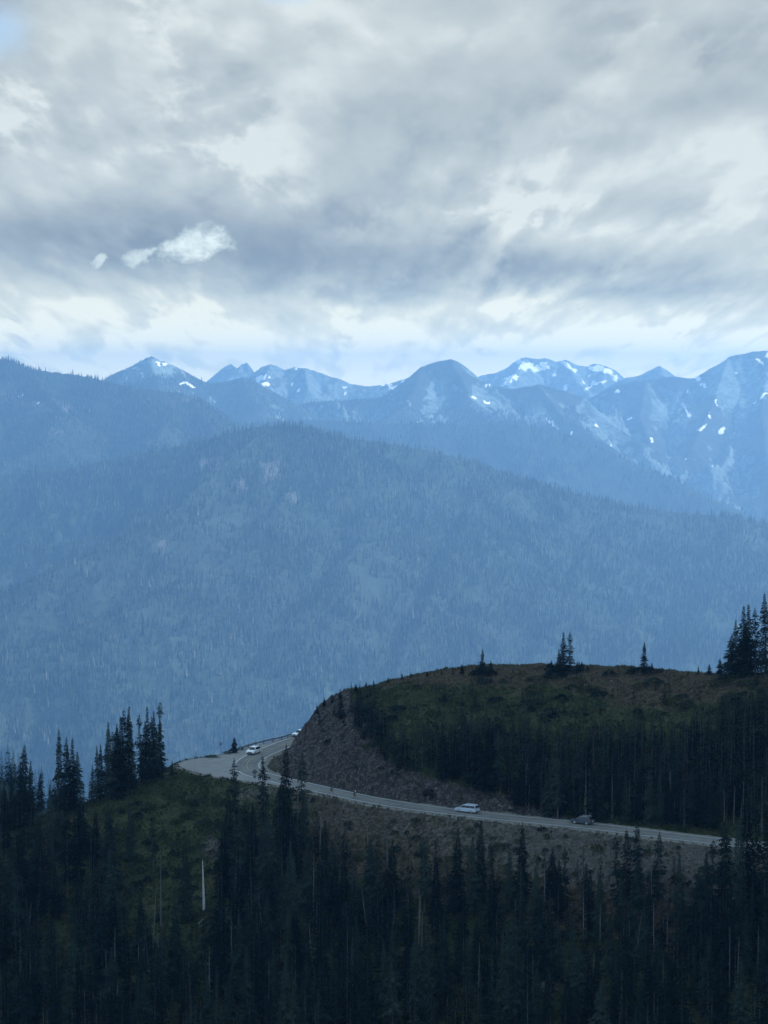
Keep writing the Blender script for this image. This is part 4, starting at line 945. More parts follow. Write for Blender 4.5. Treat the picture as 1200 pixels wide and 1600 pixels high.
# shrubs (separate bushes)
def bush_mesh(seed, n=260):
    r = np.random.RandomState(seed); a = r.uniform(0, 6.28, n); c = r.uniform(0, 1, n) ** .6; zz = r.uniform(0, 1, n)
    lob = 1 + .25 * np.sin(a * 3 + seed) + .15 * np.sin(a * 5 + 2 * seed); rad = np.sqrt(np.clip(1 - (zz * .95) ** 2, 0, 1)) * (0.55 + .45 * c) * lob
    p = np.stack([rad * np.cos(a), rad * np.sin(a), zz * .8 * (1 + .2 * np.sin(2 * a + seed))], 1)
    d = r.normal(0, .11, (n, 3, 3)); V = (p[:, None, :] + d).reshape(-1, 3); V[:, 2] = np.maximum(V[:, 2], -.1)
    return V, np.arange(n * 3).reshape(-1, 3)
BUSH = []
for i in range(5):
    v, f = bush_mesh(i); m_ = mesh_np('shrub', v, f); m_.materials.append(M_SHRUB if i < 3 else M_NEEDLE); BUSH.append(m_)
def bush(px, py, w_px, h_px, i, lab, grp='low shrubs on the slopes'):
    p = hit(px, py)
    if p is None: return
    s = scale_at(p); o = link('shrub', BUSH[i]); o.location = tuple(p); o.scale = (w_px / s / 2, w_px / s / 2, h_px / s); o.rotation_euler = (0, 0, r.uniform(0, 6)); tag(o, lab, 'shrub', grp)
for a in [(753, 1057, 34, 16, 3, 'dark skirt of low growth round the lone fir on the knoll shoulder'), (768, 1056, 20, 9, 3, 'dark shrub right of the lone skirted fir'), (880, 1052, 46, 13, 3, 'dark shrub mat under the twin firs'), (906, 1049, 16, 14, 4, 'rounded dark shrub right of the twin firs'), (858, 1050, 14, 12, 4, 'rounded dark shrub left of the twin firs'),
          (868, 1058, 40, 10, 3, 'wide dark shrub patch below the twin firs'), (1006, 1050, 46, 8, 3, 'flat dark shrub mat round the single small fir'), (952, 1057, 24, 9, 4, 'dark shrub between the twin firs and the single fir'), (985, 1053, 18, 5, 3, 'flat shrub left of the single small fir'),
          (404 + 176, 1084, 34, 12, 0, 'green shrub on the left shoulder of the knoll'), (355, 1178, 16, 5, 1, 'low shrub on the outer edge of the turnout by the marker post'), (376, 1172, 10, 6, 0, 'small shrub at the start of the guardrail'), (330, 1184, 24, 4, 1, 'flat weeds along the turnout rim'),
          (1050, 1100, 34, 14, 0, 'shrub clump on the brown meadow of the knoll'), (1075, 1105, 26, 10, 1, 'lower shrub clump on the brown meadow of the knoll'), (574, 1172, 16, 8, 0, 'small green bush on the rocky cut'), (617, 1212, 18, 8, 4, 'dark bush on the lower rocky cut'), (670, 1246, 26, 9, 4, 'dark bush just above the road on the cut'), (640, 1198, 14, 8, 4, 'dark bush under the edge of the wood on the cut'),
          (854, 1312, 12, 9, 0, 'round green bush on the scree below the road'), (884, 1310, 8, 8, 1, 'small pale bush on the scree below the dark car'), (935, 1330, 22, 10, 0, 'green bush on the scree left of the thin spires'), (685, 1348, 14, 10, 2, 'pale green bush below the silver car'), (560, 1345, 22, 12, 0, 'dark green bush on the slope below the cyclists'), (780, 1330, 26, 14, 2, 'bush beside the fir touching the road edge'),
          (230, 1262, 24, 10, 0, 'green bush on the open slope below the ridge spires'), (280, 1250, 20, 9, 1, 'green bush below the turnout tip'), (300, 1275, 26, 12, 0, 'larger green bush on the slope below the turnout'), (340, 1255, 20, 10, 2, 'bush on the slope under the turnout edge')]: bush(*a)
r2 = random.Random(77)
for _ in range(60):
    px, py = r2.uniform(150, 350), r2.uniform(1240, 1400); bush(px, py, r2.uniform(10, 26), r2.uniform(5, 12), r2.randrange(5), 'low green bush on the open slope below the turnout', 'bushes on the open slope below the turnout')
for _ in range(50):
    px = r2.uniform(470, 1120); py = np.interp(px, [470, 650, 780, 920, 1130], [1245, 1272, 1287, 1301, 1326]) + r2.uniform(4, 70); bush(px, py, r2.uniform(7, 20), r2.uniform(4, 9), r2.randrange(5), 'low scrub on the scree bank under the road', 'scrub on the scree bank under the road')
for _ in range(60):
    px = r2.uniform(560, 1200); py = r2.uniform(1060, 1125); bush(px, py, r2.uniform(10, 34), r2.uniform(3, 9), r2.randrange(5), 'low scrub on the brown meadow of the knoll', 'scrub on the meadow of the knoll')
for _ in range(34):
    px = r2.uniform(470, 850); py = r2.uniform(1110, 1262)
    if inpoly(np.array([px]), np.array([py]), CUT)[0]: bush(px, py, r2.uniform(6, 16), r2.uniform(4, 8), r2.choice([3, 4, 0]), 'small dark bush clinging to the rocky cut', 'bushes clinging to the rocky cut')

# grass tufts and stones: nobody could count them
def scatter(name, label, n, test, mk, mat, seed, cat):
    r = np.random.RandomState(seed); x = r.uniform(-92, 100, n); y = r.uniform(428, 612, n); z = zat(x, y)
    px, py = proj(np.stack([x, y, z], -1)); k = (px > -20) & (px < 1220) & (py < 1640) & test(px, py, x, y, r) & ~((x < -18) & (y > 572) & (px < 470))
    x, y, z = x[k], y[k], z[k]; V, F, T = mk(x, y, z, r); me = mesh_np(name, V, F, dict(tone=T)); tag(link(name, me, mat), label, cat, kind='stuff')
def lut(grid):
    def f(x, y):
        i = np.clip(np.searchsorted(gx, x) - 1, 0, len(gx) - 1); j = np.clip(np.searchsorted(gy, y) - 1, 0, len(gy) - 1); return grid[j, i]
    return f
L_flat, L_rock, L_dirt, L_heath = lut(d_flat), lut(rockm), lut(dirtm), lut(heath)
def tufts(x, y, z, r):
    n = len(x); q = 5; s = r.uniform(.15, .5, n) * (0.8 + .5 * np.clip(fbm(x / 5, y / 5, 2, 5), -1, 1)); a = r.uniform(0, 6.28, (n, q)); sp = r.uniform(.3, 1.1, (n, q)) * s[:, None]
    bx = x[:, None] + np.cos(a) * sp * .5; by = y[:, None] + np.sin(a) * sp * .5; w = s[:, None] * .30; b = a + 1.6 + r.uniform(-.5, .5, (n, q)); zz = np.repeat(z[:, None], q, 1)
    h = s[:, None] * r.uniform(.6, 1.5, (n, q))
    V = np.stack([np.stack([bx - np.cos(b) * w, by - np.sin(b) * w, zz - .05], -1), np.stack([bx + np.cos(b) * w, by + np.sin(b) * w, zz - .05], -1), np.stack([bx + np.cos(a) * sp * .6, by + np.sin(a) * sp * .6, zz + h], -1)], 2).reshape(-1, 3)
    T = np.clip(0.35 + .35 * L_heath(x, y) + .3 * L_dirt(x, y) + .25 * fbm(x / 6, y / 6, 3, 9) + r.normal(0, .12, n), 0, 1)
    return V, np.arange(len(V)).reshape(-1, 3), np.repeat(T, q * 3)
scatter('grass', 'short grass and heather tufts over the knoll and the banks', 120000, lambda px, py, x, y, r: (L_flat(x, y) > .8) & (L_rock(x, y) < .5) & (r.uniform(0, 1, len(x)) > .55 * L_dirt(x, y)), tufts, M_TUFT, 3, 'grass')
def stones(x, y, z, r):
    n = len(x); base = np.array([(1, 0, 0), (-.5, .87, 0), (-.5, -.87, 0), (0, 0, 1.0), (0, 0, -.5)]); f = np.array([(0, 1, 3), (1, 2, 3), (2, 0, 3), (1, 0, 4), (2, 1, 4), (0, 2, 4)])
    s = r.gamma(1.3, .075, n) + .04; V = base[None] * s[:, None, None] * r.uniform(.6, 1.4, (n, 5, 3)); a = r.uniform(0, 6.28, n); ca, sa = np.cos(a)[:, None], np.sin(a)[:, None]
    V = np.stack([V[..., 0] * ca - V[..., 1] * sa + x[:, None], V[..., 0] * sa + V[..., 1] * ca + y[:, None], V[..., 2] * .8 + z[:, None] + .03], -1).reshape(-1, 3)
    return V, (f[None] + (np.arange(n) * 5)[:, None, None]).reshape(-1, 3), np.repeat(r.uniform(0, 1, n), 5)
scatter('rubble', 'broken stones on the rocky cut and the scree bank', 90000, lambda px, py, x, y, r: (L_flat(x, y) > .7) & (r.uniform(0, 1, len(x)) < np.maximum(L_rock(x, y), L_dirt(x, y) * .25)), stones, M_STONE, 4, 'rubble')

# boulders and a fallen log
def boulder(px, py, wpx, lab, seed):
    p = hit(px, py)
    if p is None: return
    bm = bmesh.new(); bmesh.ops.create_icosphere(bm, subdivisions=2, radius=1.0); q = random.Random(seed)
    for v in bm.verts: v.co *= 1 + q.uniform(-.18, .18); v.co.z *= .7
    me = bpy.data.meshes.new('boulder'); bm.to_mesh(me); bm.free(); o = link('boulder', me, M_STONE); s = wpx / scale_at(p) / 2; o.scale = (s, s, s); o.location = tuple(p + np.array([0, 0, s * .3])); tag(o, lab, 'boulder')
boulder(801, 1253, 5, 'pale block of stone at the right end of the rocky cut', 1)
boulder(131, 1274, 7, 'light grey boulder on the brown slope left of the ridge clump', 1); boulder(955, 1067, 6, 'light boulder on the knoll meadow right of the twin firs', 1)
boulder(890, 1095, 3, 'small pale stone on the meadow below the twin firs', 1)
p0, p1 = hit(1147, 1057), hit(1183, 1052)
if p0 is not None and p1 is not None:
    p1 = p1 + np.array([0, 0, 1.2]); d = Vector(p1 - p0); lc, lf = trunk_np(d.length, .22, (0, 0), seed=3, twigs=6); m_ = mesh_np('fallen_log', lc, lf); o = link('fallen_log', m_, M_BLEACH); o.location = tuple(p0 + np.array([0, 0, .4])); o.rotation_euler = d.to_track_quat('Z', 'Y').to_euler(); tag(o, 'pale fallen log lying by the big fir clump on the knoll', 'log')
for (xa, ya, xb, yb, lab) in [(312, 1445, 324, 1432, 'thin fallen dead log below the bleached snag'), (835, 1535, 858, 1524, 'thin pale fallen log in the gap at the bottom'), (60, 1500, 78, 1468, 'slanting dead log at the lower left')]:
    p0, p1 = hit(xa, ya), hit(xb, yb)
    if p0 is None or p1 is None: continue
    d = Vector(p1 - p0); lc, lf = trunk_np(d.length, .15, (0, 0), seed=3, twigs=5); m_ = mesh_np('fallen_log', lc, lf); o = link('fallen_log', m_, M_DEAD); o.location = tuple(p0 + np.array([0, 0, .3])); o.rotation_euler = d.to_track_quat('Z', 'Y').to_euler(); tag(o, lab, 'log')

# ------------------------------------------------------------------ small mesh helpers
def bobj(name, bm, mat, parent=None, sm=False):
    me = bpy.data.meshes.new(name); bmesh.ops.recalc_face_normals(bm, faces=bm.faces[:]); bm.to_mesh(me); bm.free()
    for p in me.polygons: p.use_smooth = sm
    return link(name, me, mat, parent)
def tube(bm, a, b, r0, r1=None, n=8):
    a, b = Vector(a), Vector(b); d = b - a; r1 = r0 if r1 is None else r1
    M = Matrix.Translation((a + b) / 2) @ d.to_track_quat('Z', 'Y').to_matrix().to_4x4()
    bmesh.ops.create_cone(bm, cap_ends=True, segments=n, radius1=r0, radius2=r1, depth=d.length, matrix=M)
def box(bm, c, s, M=None):
    m_ = Matrix.Translation(c) @ Matrix.Diagonal((*s, 1))
    bmesh.ops.create_cube(bm, size=1.0, matrix=(M @ m_) if M else m_)
def prism_y(bm, prof, y0, y1):
    a = [bm.verts.new((x, y0, z)) for x, z in prof]; b = [bm.verts.new((x, y1, z)) for x, z in prof]; n = len(prof)
    f0 = bm.faces.new(a); f1 = bm.faces.new(list(reversed(b))); side_ = []
    for i in range(n): side_.append(bm.faces.new((a[i], b[i], b[(i + 1) % n], a[(i + 1) % n])))
    return f0, f1
def quad(bm, pts, th=0.012):
    """thin pane; pts counter-clockwise seen from outside"""
    v = [Vector(p) for p in pts]; n = (v[1] - v[0]).cross(v[2] - v[0]).normalized() * th
    a = [bm.verts.new(p + n) for p in v]; b = [bm.verts.new(p - n * 2) for p in v]
    bm.faces.new(a); bm.faces.new(list(reversed(b)))
    for i in range(len(v)): bm.faces.new((a[i], b[i], b[(i + 1) % len(v)], a[(i + 1) % len(v)]))

# ------------------------------------------------------------------ cars
def make_car(label, paint, L, W, H, style, loc, heading, group):
    """x is forward"""
    root = empty('car', loc, heading); tag(root, label, 'car', group)
    f, b_ = L / 2, -L / 2; wb = L * 0.585; xf, xr = wb / 2 + L * .015, -wb / 2 + L * .01; rw = 0.37 if style == 'suv' else 0.35
    belt = 1.02 if style == 'suv' else 1.0; hood = belt - 0.03
    cowl = f - (1.15 if style == 'suv' else 0.95)
    top = [(f - .02, .42), (f, .62), (f - .05, .80), (f - .22, hood - .07), (cowl, hood + .05), (0, belt + .02), (b_ + .25, belt + .06), (b_ + .04, belt), (b_, .72), (b_ + .06, .40)]
    bot = []
    def arch(cx): return [(cx - (rw + .07) * math.cos(a), .27 + (rw + .07) * math.sin(a) + .02) for a in [i * math.pi / 8 for i in range(9)]]
    bot += [(b_ + .10, .30)] + arch(xr) + arch(xf) + [(f - .08, .30)]
    prof = bot + top
    bm = bmesh.new(); f0, f1 = prism_y(bm, prof, -W / 2, W / 2)
    bmesh.ops.bevel(bm, geom=list(f0.edges) + list(f1.edges), offset=.07, segments=2, affect='EDGES', profile=.6)
    bmesh.ops.triangulate(bm, faces=[q for q in bm.faces if len(q.verts) > 4])
    body = bobj('body', bm, paint, root)
    # cabin
    wx0, wx1 = cowl + .08, cowl - (.75 if style == 'suv' else .95); rx0, rx1 = b_ + .10, b_ + (.52 if style == 'suv' else .36)
    zb, hw0, hw1 = belt, W / 2 - .07, W / 2 - .27
    rf = H - .02
    sec = [(wx0, zb - .02, hw0 - .04), (wx1, rf - .05, hw1), ((wx1 + rx1) / 2, rf, hw1), (rx1, rf - .06, hw1), (rx0, zb + .02, hw0 - .05)]
    bm = bmesh.new()
    LL = [bm.verts.new((x, -h, z)) for x, z, h in sec]; RR = [bm.verts.new((x, h, z)) for x, z, h in sec]
    mL, mR = bm.verts.new((0, -hw0, zb)), bm.verts.new((0, hw0, zb))
    for i in range(4): bm.faces.new((LL[i], LL[i + 1], RR[i + 1], RR[i]))
    bm.faces.new(LL + [mL]); bm.faces.new(RR + [mR]); bm.faces.new((LL[0], RR[0], mR, RR[4], LL[4], mL))
    bmesh.ops.bevel(bm, geom=bm.edges[:], offset=.05, segments=2, affect='EDGES'); bobj('roof', bm, paint, root)
    def onside(t, s, sgn, out=.018):
        # t along the car 0 rear .. 1 front, s 0 belt .. 1 roof
        xb = rx0 + (wx0 - rx0) * t; xt = rx1 + (wx1 - rx1) * t; x = xb + (xt - xb) * s
        return (x, sgn * (hw0 + (hw1 - hw0) * s + out - .03 * (t < .05)), zb + .05 + (rf - .13 - zb) * s)
    cuts = [(.03, .335), (.35, .65), (.665, .94)]
    for (t0, t1) in cuts:
        for sgn in (-1, 1):
            bm = bmesh.new(); pts = [onside(t0, .05, sgn), onside(t1, .05, sgn), onside(t1, .88, sgn), onside(t0, .88, sgn)]
            quad(bm, pts if sgn < 0 else list(reversed(pts))); bobj('side_window', bm, M_GLASS, body)
    def pane(A, B, nm, parent):
        (xa, za, ha), (xb, zb_, hb) = A, B; bm = bmesh.new(); d = Vector((xb - xa, 0, zb_ - za)).normalized()
        e = .10; pts = [(xa + d.x * e, ha - .10, za + d.z * e), (xb - d.x * e, hb - .07, zb_ - d.z * e), (xb - d.x * e, -hb + .07, zb_ - d.z * e), (xa + d.x * e, -ha + .10, za + d.z * e)]
        if nm == 'rear_window': pts = list(reversed(pts))
        n = Vector(pts[1]) - Vector(pts[0]); n = n.cross(Vector(pts[2]) - Vector(pts[0])).normalized()
        sgn = 1 if n.x * (1 if nm == 'windscreen' else -1) > 0 else -1
        pts = [tuple(Vector(p) + n * sgn * .02) for p in pts]
        if sgn < 0: pts.reverse()
        quad(bm, pts); bobj(nm, bm, M_GLASS, parent)
    pane(sec[0], sec[1], 'windscreen', body); pane(sec[4], sec[3], 'rear_window', body)
    for x in (xf, xr):
        for s in (-1, 1):
            w = empty('wheel', (x, s * (W / 2 - .13), rw)); w.parent = root
            bm = bmesh.new(); tube(bm, (0, -.11, 0), (0, .11, 0), rw, rw, 24); bmesh.ops.bevel(bm, geom=[e for e in bm.edges if abs(e.verts[0].co.y - e.verts[1].co.y) < 1e-4], offset=.03, segments=2, affect='EDGES'); bobj('tyre', bm, M_TYRE, w)
            bm = bmesh.new(); tube(bm, (0, s * .09, 0), (0, s * .122, 0), rw * .62, rw * .60, 20); tube(bm, (0, s * .10, 0), (0, s * .135, 0), .06, .05, 10)
            for k in range(5):
                a = k * 1.2566; box(bm, (0, 0, 0), (.05, .02, rw * .5), Matrix.Translation((math.sin(a) * rw * .32, s * .128, math.cos(a) * rw * .32)) @ Matrix.Rotation(a, 4, 'Y'))
            bobj('rim', bm, M_RIM, w)
    for s in (-1, 1):
        bm = bmesh.new(); box(bm, (f - .10, s * (W / 2 - .24), .75), (.16, .36, .14)); bmesh.ops.bevel(bm, geom=bm.edges[:], offset=.03, segments=1, affect='EDGES'); bobj('headlight', bm, M_LAMP, body)
        bm = bmesh.new(); box(bm, (b_ + .055, s * (W / 2 - .17), .95), (.12, .26, .20)); bmesh.ops.bevel(bm, geom=bm.edges[:], offset=.03, segments=1, affect='EDGES'); bobj('tail_light', bm, M_TAIL, body)
        bm = bmesh.new(); box(bm, (wx0 - .38, s * (W / 2 + .07), zb + .10), (.12, .20, .14)); bmesh.ops.bevel(bm, geom=bm.edges[:], offset=.03, segments=1, affect='EDGES'); bobj('mirror', bm, paint, body)
        if style in ('suv', 'van'):
            bm = bmesh.new(); tube(bm, (wx1 - .1, s * (hw1 - .06), H + .02), (rx1 + .15, s * (hw1 - .06), H + .02), .022); box(bm, (wx1 - .15, s * (hw1 - .06), H - .02), (.06, .03, .09)); box(bm, (rx1 + .2, s * (hw1 - .06), H - .02), (.06, .03, .09)); bobj('roof_rail', bm, M_RIM, root)
    bm = bmesh.new(); box(bm, (f - .015, 0, .68), (.08, W * .52, .20)); bobj('grille', bm, M_BLACKPL, body)
    bm = bmesh.new(); box(bm, (f - .02, 0, .40), (.10, W * .84, .18)); bobj('bumper', bm, M_BLACKPL, body)
    bm = bmesh.new(); box(bm, (b_ + .035, 0, .40), (.10, W * .84, .16)); bobj('bumper', bm, M_BLACKPL, body)
    bm = bmesh.new(); box(bm, (0, 0, .30), (L * .86, W * .80, .16)); bobj('underbody', bm, M_BLACKPL, root)
    bm = bmesh.new(); box(bm, (b_ - .005, 0, .74), (.02, .42, .13)); bobj('licence_plate', bm, M_HELM_W, body)
    return root
def road_pose(px, py, lane):
    """point on the centreline offset into a lane at this photo column; heading along CEN"""
    q = np.array(g(px, py)); d = np.linalg.norm(CEN - q, axis=1); k = int(np.argmin(d)); k = min(max(k, 1), len(CEN) - 2)
    t = CEN[k + 1] - CEN[k - 1]; t /= np.linalg.norm(t); r_ = np.array([t[1], -t[0]])
    p = CEN[k] + r_ * lane + t * np.dot(q - CEN[k], t); return (p[0], p[1], ZR + .002), math.atan2(t[1], t[0])
CARS = 'cars driving on the mountain road'
loc, hd = road_pose(726, 1270.5, 1.25); make_car('pale silver blue estate car heading left below the rocky cut', M_SILVER, 5.0, 1.95, 1.72, 'van', loc, hd, CARS)
loc, hd = road_pose(903, 1290, 1.15); make_car('dark grey compact car with bright roof edge below the wood', M_DARKCAR, 4.45, 1.85, 1.66, 'suv', loc, hd, CARS)
loc = (*g(396.5, 1177.5), ZR + .002); make_car('white car coming round the open bend', M_WHITECAR, 4.75, 1.92, 1.72, 'suv', loc, math.radians(-90 - 21), CARS)
loc = (*g(469.6, 1150.6), ZR + .002); make_car('white car half hidden behind the rocky nose of the knoll', M_WHITECAR, 4.6, 1.85, 1.70, 'suv', loc, math.radians(-90 - 38), CARS)

# ------------------------------------------------------------------ guardrail
GR = catmull([g(377, 1172.5), g(388, 1168.5), g(412, 1162.2), g(440, 1156), g(464, 1149), (-14.5, 613.0), (-8.0, 623.0)], 0.9)
root = empty('guardrail', (*GR[0], ZR)); tag(root, 'brown timber guardrail along the outer edge of the bend', 'guardrail')
def railmesh(z0, z1, th, nm, mat):
    n = len(GR); t = np.gradient(GR, axis=0); t /= np.linalg.norm(t, axis=1)[:, None]; nr = np.stack([t[:, 1], -t[:, 0]], 1); co = []
    for i in range(n):
        for (o, z) in ((-th, z0), (th, z0), (th, z1), (-th, z1)): co.append((*(GR[i] + nr[i] * o - GR[0]), z))
    fa = [];
    for i in range(n - 1):
        for k in range(4): a = i * 4 + k; b = i * 4 + (k + 1) % 4; fa.append((a, b, b + 4, a + 4))
    fa += [(0, 1, 2, 3), (4 * n - 1, 4 * n - 2, 4 * n - 3, 4 * n - 4)]
    link(nm, mesh_np(nm, np.array(co), np.array(fa)), mat, root)
railmesh(.48, .80, .07, 'rail', M_RUSTRAIL)
for i in range(0, len(GR), 4):
    bm = bmesh.new(); q = GR[i] - GR[0]; box(bm, (q[0], q[1] + .16, .40), (.24, .20, 1.15)); bmesh.ops.bevel(bm, geom=bm.edges[:], offset=.02, segments=1, affect='EDGES'); bobj('post', bm, M_RUSTRAIL, root)

# ------------------------------------------------------------------ signs and marker posts
def facing(p): return math.atan2(-p[0], p[1])
p = (*g(398, 1224), ZR - .05)
s_ = empty('road_sign', p, facing(p) + .25); tag(s_, 'diamond shaped road sign with a small plate below on the near side of the bend', 'road sign')
bm = bmesh.new(); box(bm, (0, .05, 1.45), (.07, .07, 3.0)); bobj('post', bm, M_STEEL, s_)
bm = bmesh.new(); box(bm, (0, 0, 0), (.95, .02, .95), Matrix.Translation((0, 0, 2.55)) @ Matrix.Rotation(math.pi / 4, 4, 'Y')); bobj('diamond_plate', bm, M_SIGNBACK, s_)
bm = bmesh.new(); box(bm, (0, 0, 1.55), (.62, .02, .55)); bobj('speed_plate', bm, M_SIGNBACK, s_)
for (px, py, top, lab) in [(305, 1204, 1181, 'marker post with a dark plate at the left tip of the turnout'), (345, 1179.5, 1160, 'marker post with a dark plate on the far rim of the turnout')]:
    p = (*g(px, py), ZR - .05); sc_ = F_PX / p[1]; hh_ = (py - top) / sc_
    s_ = empty('marker_post', p, facing(p)); tag(s_, lab, 'marker post', 'marker posts round the turnout')
    bm = bmesh.new(); box(bm, (0, .03, hh_ / 2), (.07, .05, hh_)); bobj('post', bm, M_STEEL, s_)
    bm = bmesh.new(); box(bm, (0, 0, hh_ - .30), (.42, .02, .58)); bobj('plate', bm, M_SIGNBACK, s_)

# ------------------------------------------------------------------ cyclists
def make_bike(loc, hd, label):
    root = empty('bicycle', loc, hd); tag(root, label, 'bicycle', 'bicycles ridden on the road')
    for x in (-.50, .52):
        w = empty('wheel', (x, 0, .345)); w.parent = root
        bm = bmesh.new(); n, m_ = 28, 6
        vs = [[bm.verts.new(((.335 + .016 * math.cos(b)) * math.cos(a), .016 * math.sin(b), (.335 + .016 * math.cos(b)) * math.sin(a))) for b in [k * 2 * math.pi / m_ for k in range(m_)]] for a in [k * 2 * math.pi / n for k in range(n)]]
        for i in range(n):
            for k in range(m_): bm.faces.new((vs[i][k], vs[(i + 1) % n][k], vs[(i + 1) % n][(k + 1) % m_], vs[i][(k + 1) % m_]))
        bobj('tyre', bm, M_TYRE, w)
        bm = bmesh.new()
        for k in range(12): a = k * math.pi / 6; tube(bm, (0, 0, 0), (.325 * math.cos(a), 0, .325 * math.sin(a)), .004, n=4)
        tube(bm, (0, -.04, 0), (0, .04, 0), .03); bobj('spokes', bm, M_RIM, w)
    bb, st, ht, hb_ = (-.08, 0, .29), (-.24, 0, .80), (.36, 0, .86), (.40, 0, .68)
    bm = bmesh.new()
    for a, b in ((bb, st), (st, ht), (bb, hb_), (ht, hb_), (hb_, (.52, 0, .345)), (bb, (-.50, 0, .345)), (st, (-.50, 0, .345))): tube(bm, a, b, .02)
    tube(bm, st, (-.265, 0, .90), .015); bobj('frame', bm, M_BIKE, root)
    bm = bmesh.new(); tube(bm, ht, (.40, 0, .95), .018); tube(bm, (.44, -.21, .96), (.44, .21, .96), .015)
    for s in (-1, 1): tube(bm, (.44, s * .21, .96), (.53, s * .21, .94), .015); tube(bm, (.53, s * .21, .94), (.52, s * .21, .84), .015)
    bobj('handlebar', bm, M_BLACKPL, root)
    bm = bmesh.new(); tube(bm, (-.38, 0, .92), (-.12, 0, .92), .07, .025, 8); bobj('saddle', bm, M_BLACKPL, root)
    bm = bmesh.new(); tube(bm, (-.08, -.05, .29), (-.08, .05, .29), .09, n=16)
    tube(bm, (-.08, .08, .29), (-.03, .08, .13), .012); tube(bm, (-.08, -.08, .29), (-.13, -.08, .45), .012)
    box(bm, (-.03, .13, .12), (.10, .09, .02)); box(bm, (-.13, -.13, .46), (.10, .09, .02)); bobj('crank', bm, M_RIM, root)
def make_person(loc, hd, label, helm, shoe):
    V, E, Rd, Mt = [], [], [], []
    def v(p, r_, m_): V.append(p); Rd.append(r_); Mt.append(m_); return len(V) - 1
    def e(a, b): E.append((a, b))
    pel = v((-.26, 0, 1.00), .145, 1); wai = v((-.12, 0, 1.13), .125, 0); che = v((.06, 0, 1.27), .150, 0); nk0 = v((.17, 0, 1.37), .085, 0); nk = v((.225, 0, 1.43), .055, 2)
    hd0 = v((.265, 0, 1.495), .082, 2); hd1 = v((.275, 0, 1.57), .092, 2); hd2 = v((.265, 0, 1.635), .065, 2)
    for a, b in ((pel, wai), (wai, che), (che, nk0), (nk0, nk), (nk, hd0), (hd0, hd1), (hd1, hd2)): e(a, b)
    nose = v((.375, 0, 1.545), .014, 2); e(hd1, nose)
    for s in (-1, 1):
        ear = v((.262, s * .095, 1.555), .014, 2); e(hd1, ear)
        sh = v((.10, s * .185, 1.33), .062, 0); ua = v((.19, s * .225, 1.21), .050, 0); el = v((.27, s * .245, 1.08), .040, 0); wr = v((.44, s * .215, 1.00), .026, 2); pa = v((.495, s * .21, .99), .030, 2)
        for a, b in ((che, sh), (sh, ua), (ua, el), (el, wr), (wr, pa)): e(a, b)
        for k in range(4):
            o = (k - 1.5) * .019; f1 = v((.535, s * .21 + o, .99 - .002 * k), .0095, 2); f2 = v((.556, s * .21 + o, .965 - .003 * k), .0085, 2); f3 = v((.545, s * .21 + o, .940 + .003 * k), .0075, 2); e(pa, f1); e(f1, f2); e(f2, f3)
        t1 = v((.50, s * .17, .975), .010, 2); t2 = v((.525, s * .165, .955), .0085, 2); e(pa, t1); e(t1, t2)
        hp = v((-.25, s * .09, .95), .105, 1)
        if s > 0: kn, an, ft, toe = (.10, s * .10, .66), (-.07, s * .11, .235), (-.09, s * .115, .165), (.07, s * .125, .155)
        else: kn, an, ft, toe = (.17, s * .10, .90), (-.12, s * .11, .56), (-.16, s * .115, .50), (-.02, s * .125, .485)
        mid = tuple((np.array((-.25, s * .09, .95)) * .5 + np.array(kn) * .5)); th = v(mid, .083, 1); k_ = v(kn, .056, 1); cal = v(tuple(np.array(kn) * .65 + np.array(an) * .35), .052, 1); a_ = v(an, .034, 2); f_ = v(ft, .038, 3); t_ = v(toe, .030, 3)
        for a, b in ((pel, hp), (hp, th), (th, k_), (k_, cal), (cal, a_), (a_, f_), (f_, t_)): e(a, b)
    me = bpy.data.meshes.new('person'); me.from_pydata(V, E, []); o = bpy.data.objects.new('person_skin', me); C.objects.link(o)
    md = o.modifiers.new('skin', 'SKIN'); md.branch_smoothing = 0.4
    for i, sv in enumerate(me.skin_vertices[0].data): sv.radius = (Rd[i], Rd[i]); sv.use_root = (i == 0)
    sub = o.modifiers.new('sub', 'SUBSURF'); sub.levels = 1; sub.render_levels = 1
    bpy.context.view_layer.update(); dg = bpy.context.evaluated_depsgraph_get(); bm_ = bpy.data.meshes.new_from_object(o.evaluated_get(dg)); bpy.data.objects.remove(o)
    bm_.materials.clear()
    for m_ in (M_JERSEY_DK, M_SHORTS, M_SKIN, shoe): bm_.materials.append(m_)
    VV = np.array(V); RRd = np.array(Rd); MM = np.array(Mt)
    for p in bm_.polygons:
        c = np.array(p.center); dd = np.linalg.norm(VV - c, axis=1) - RRd; p.material_index = int(MM[int(np.argmin(dd))]); p.use_smooth = True
    root = link('person', bm_); root.location = loc; root.rotation_euler = (0, 0, hd); tag(root, label, 'person', 'cyclists riding down the road')
    bm = bmesh.new(); bmesh.ops.create_uvsphere(bm, u_segments=16, v_segments=10, radius=1.0, matrix=Matrix.Translation((.258, 0, 1.60)) @ Matrix.Rotation(math.radians(18), 4, 'Y') @ Matrix.Diagonal((.155, .115, .105, 1)))
    bmesh.ops.delete(bm, geom=[q for q in bm.verts if q.co.z < 1.575], context='VERTS'); bobj('helmet', bm, helm, root, True)
loc, hd = road_pose(515.5, 1241, -1.9); hd += math.pi
make_bike(loc, hd, 'bicycle under the leading left rider in dark clothes'); make_person(loc, hd, 'cyclist in all dark clothes and dark helmet, further left on the road', M_HELM_B, M_SHOE)
loc, hd = road_pose(556, 1247.5, -1.7); hd += math.pi
make_bike(loc, hd, 'bicycle under the rider with the white helmet'); make_person(loc, hd, 'cyclist with a white helmet bent over the handlebar, nearer the silver car', M_HELM_W, M_BLACKPL)

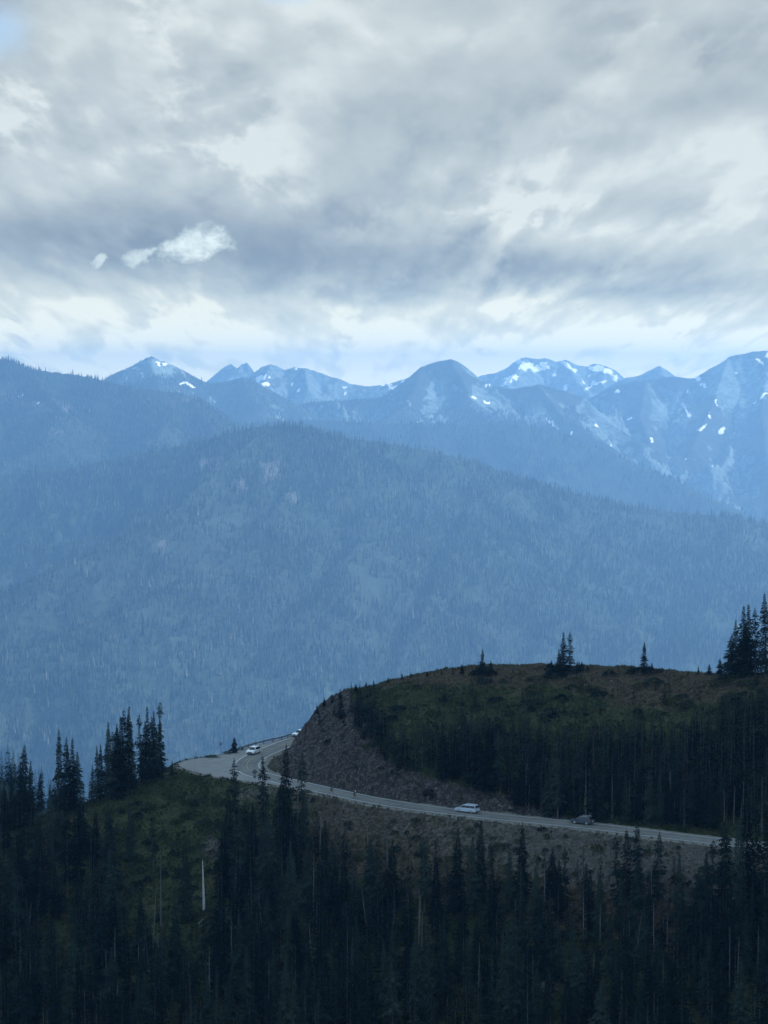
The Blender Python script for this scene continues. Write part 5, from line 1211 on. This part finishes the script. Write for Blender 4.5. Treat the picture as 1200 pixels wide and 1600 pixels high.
# ------------------------------------------------------------------ unseen cloud towards the sun, added to cast shade on the knoll
def cloud(name, label, cx, cy, cz, rx, ry, rz_, seed):
    bm = bmesh.new(); bmesh.ops.create_icosphere(bm, subdivisions=5, radius=1.0); me = bpy.data.meshes.new(name); bm.to_mesh(me); bm.free()
    co = np.empty(len(me.vertices) * 3); me.vertices.foreach_get('co', co); co = co.reshape(-1, 3)
    d = 1 + .22 * ridged(co[:, 0] * 2 + seed, co[:, 1] * 2 + co[:, 2], 4, seed); co = co * d[:, None]; co[:, 2] = np.where(co[:, 2] < 0, co[:, 2] * .3, co[:, 2])
    co = co * np.array([rx, ry, rz_]); me.vertices.foreach_set('co', co.ravel().astype(np.float32)); me.update()
    o = link(name, me, M_SHADE_CLOUD); o.location = (cx, cy, cz); tag(o, label, 'cloud', kind='stuff')
M_SHADE_CLOUD = plain('shade_cloud_white', (0.8, 0.8, 0.8), 1.0, var=.05, scale=.002)
CH = 1500.0
sx_, sy_ = SUN_DIR.x / SUN_DIR.z, SUN_DIR.y / SUN_DIR.z
zc = CH + 90
cloud('cloud', 'unseen cloud towards the sun, added to shade the knoll', zc * sx_, 560 + zc * sy_, CH, 760, 760, 240, 3)

# ------------------------------------------------------------------ haze
HZ_TOP, HZ_BOT = 215.0, -2626.0
HAZE_DENSITY, HAZE_COLOR, HAZE_ANISO = 7.0e-5, (0.262, 0.522, 0.885), 0.45
bm = bmesh.new(); box(bm, (0, 9400, (HZ_TOP + HZ_BOT) / 2), (18400, 25000, HZ_TOP - HZ_BOT))
hm = bpy.data.materials.new('haze_air'); hm.use_nodes = True; nt = hm.node_tree; nt.nodes.clear()
ho = nt.nodes.new('ShaderNodeOutputMaterial'); pv = nt.nodes.new('ShaderNodeVolumePrincipled'); nt.links.new(pv.outputs[0], ho.inputs['Volume'])
pv.inputs['Density'].default_value = HAZE_DENSITY; pv.inputs['Color'].default_value = (*HAZE_COLOR, 1); pv.inputs['Anisotropy'].default_value = HAZE_ANISO
ho_ = bobj('haze', bm, hm); tag(ho_, 'blue summer haze filling the valley air', kind='stuff')
print('TREES', len(TREES), 'solo', len(SOLO), 'rest', len(REST), 'farA', nA)
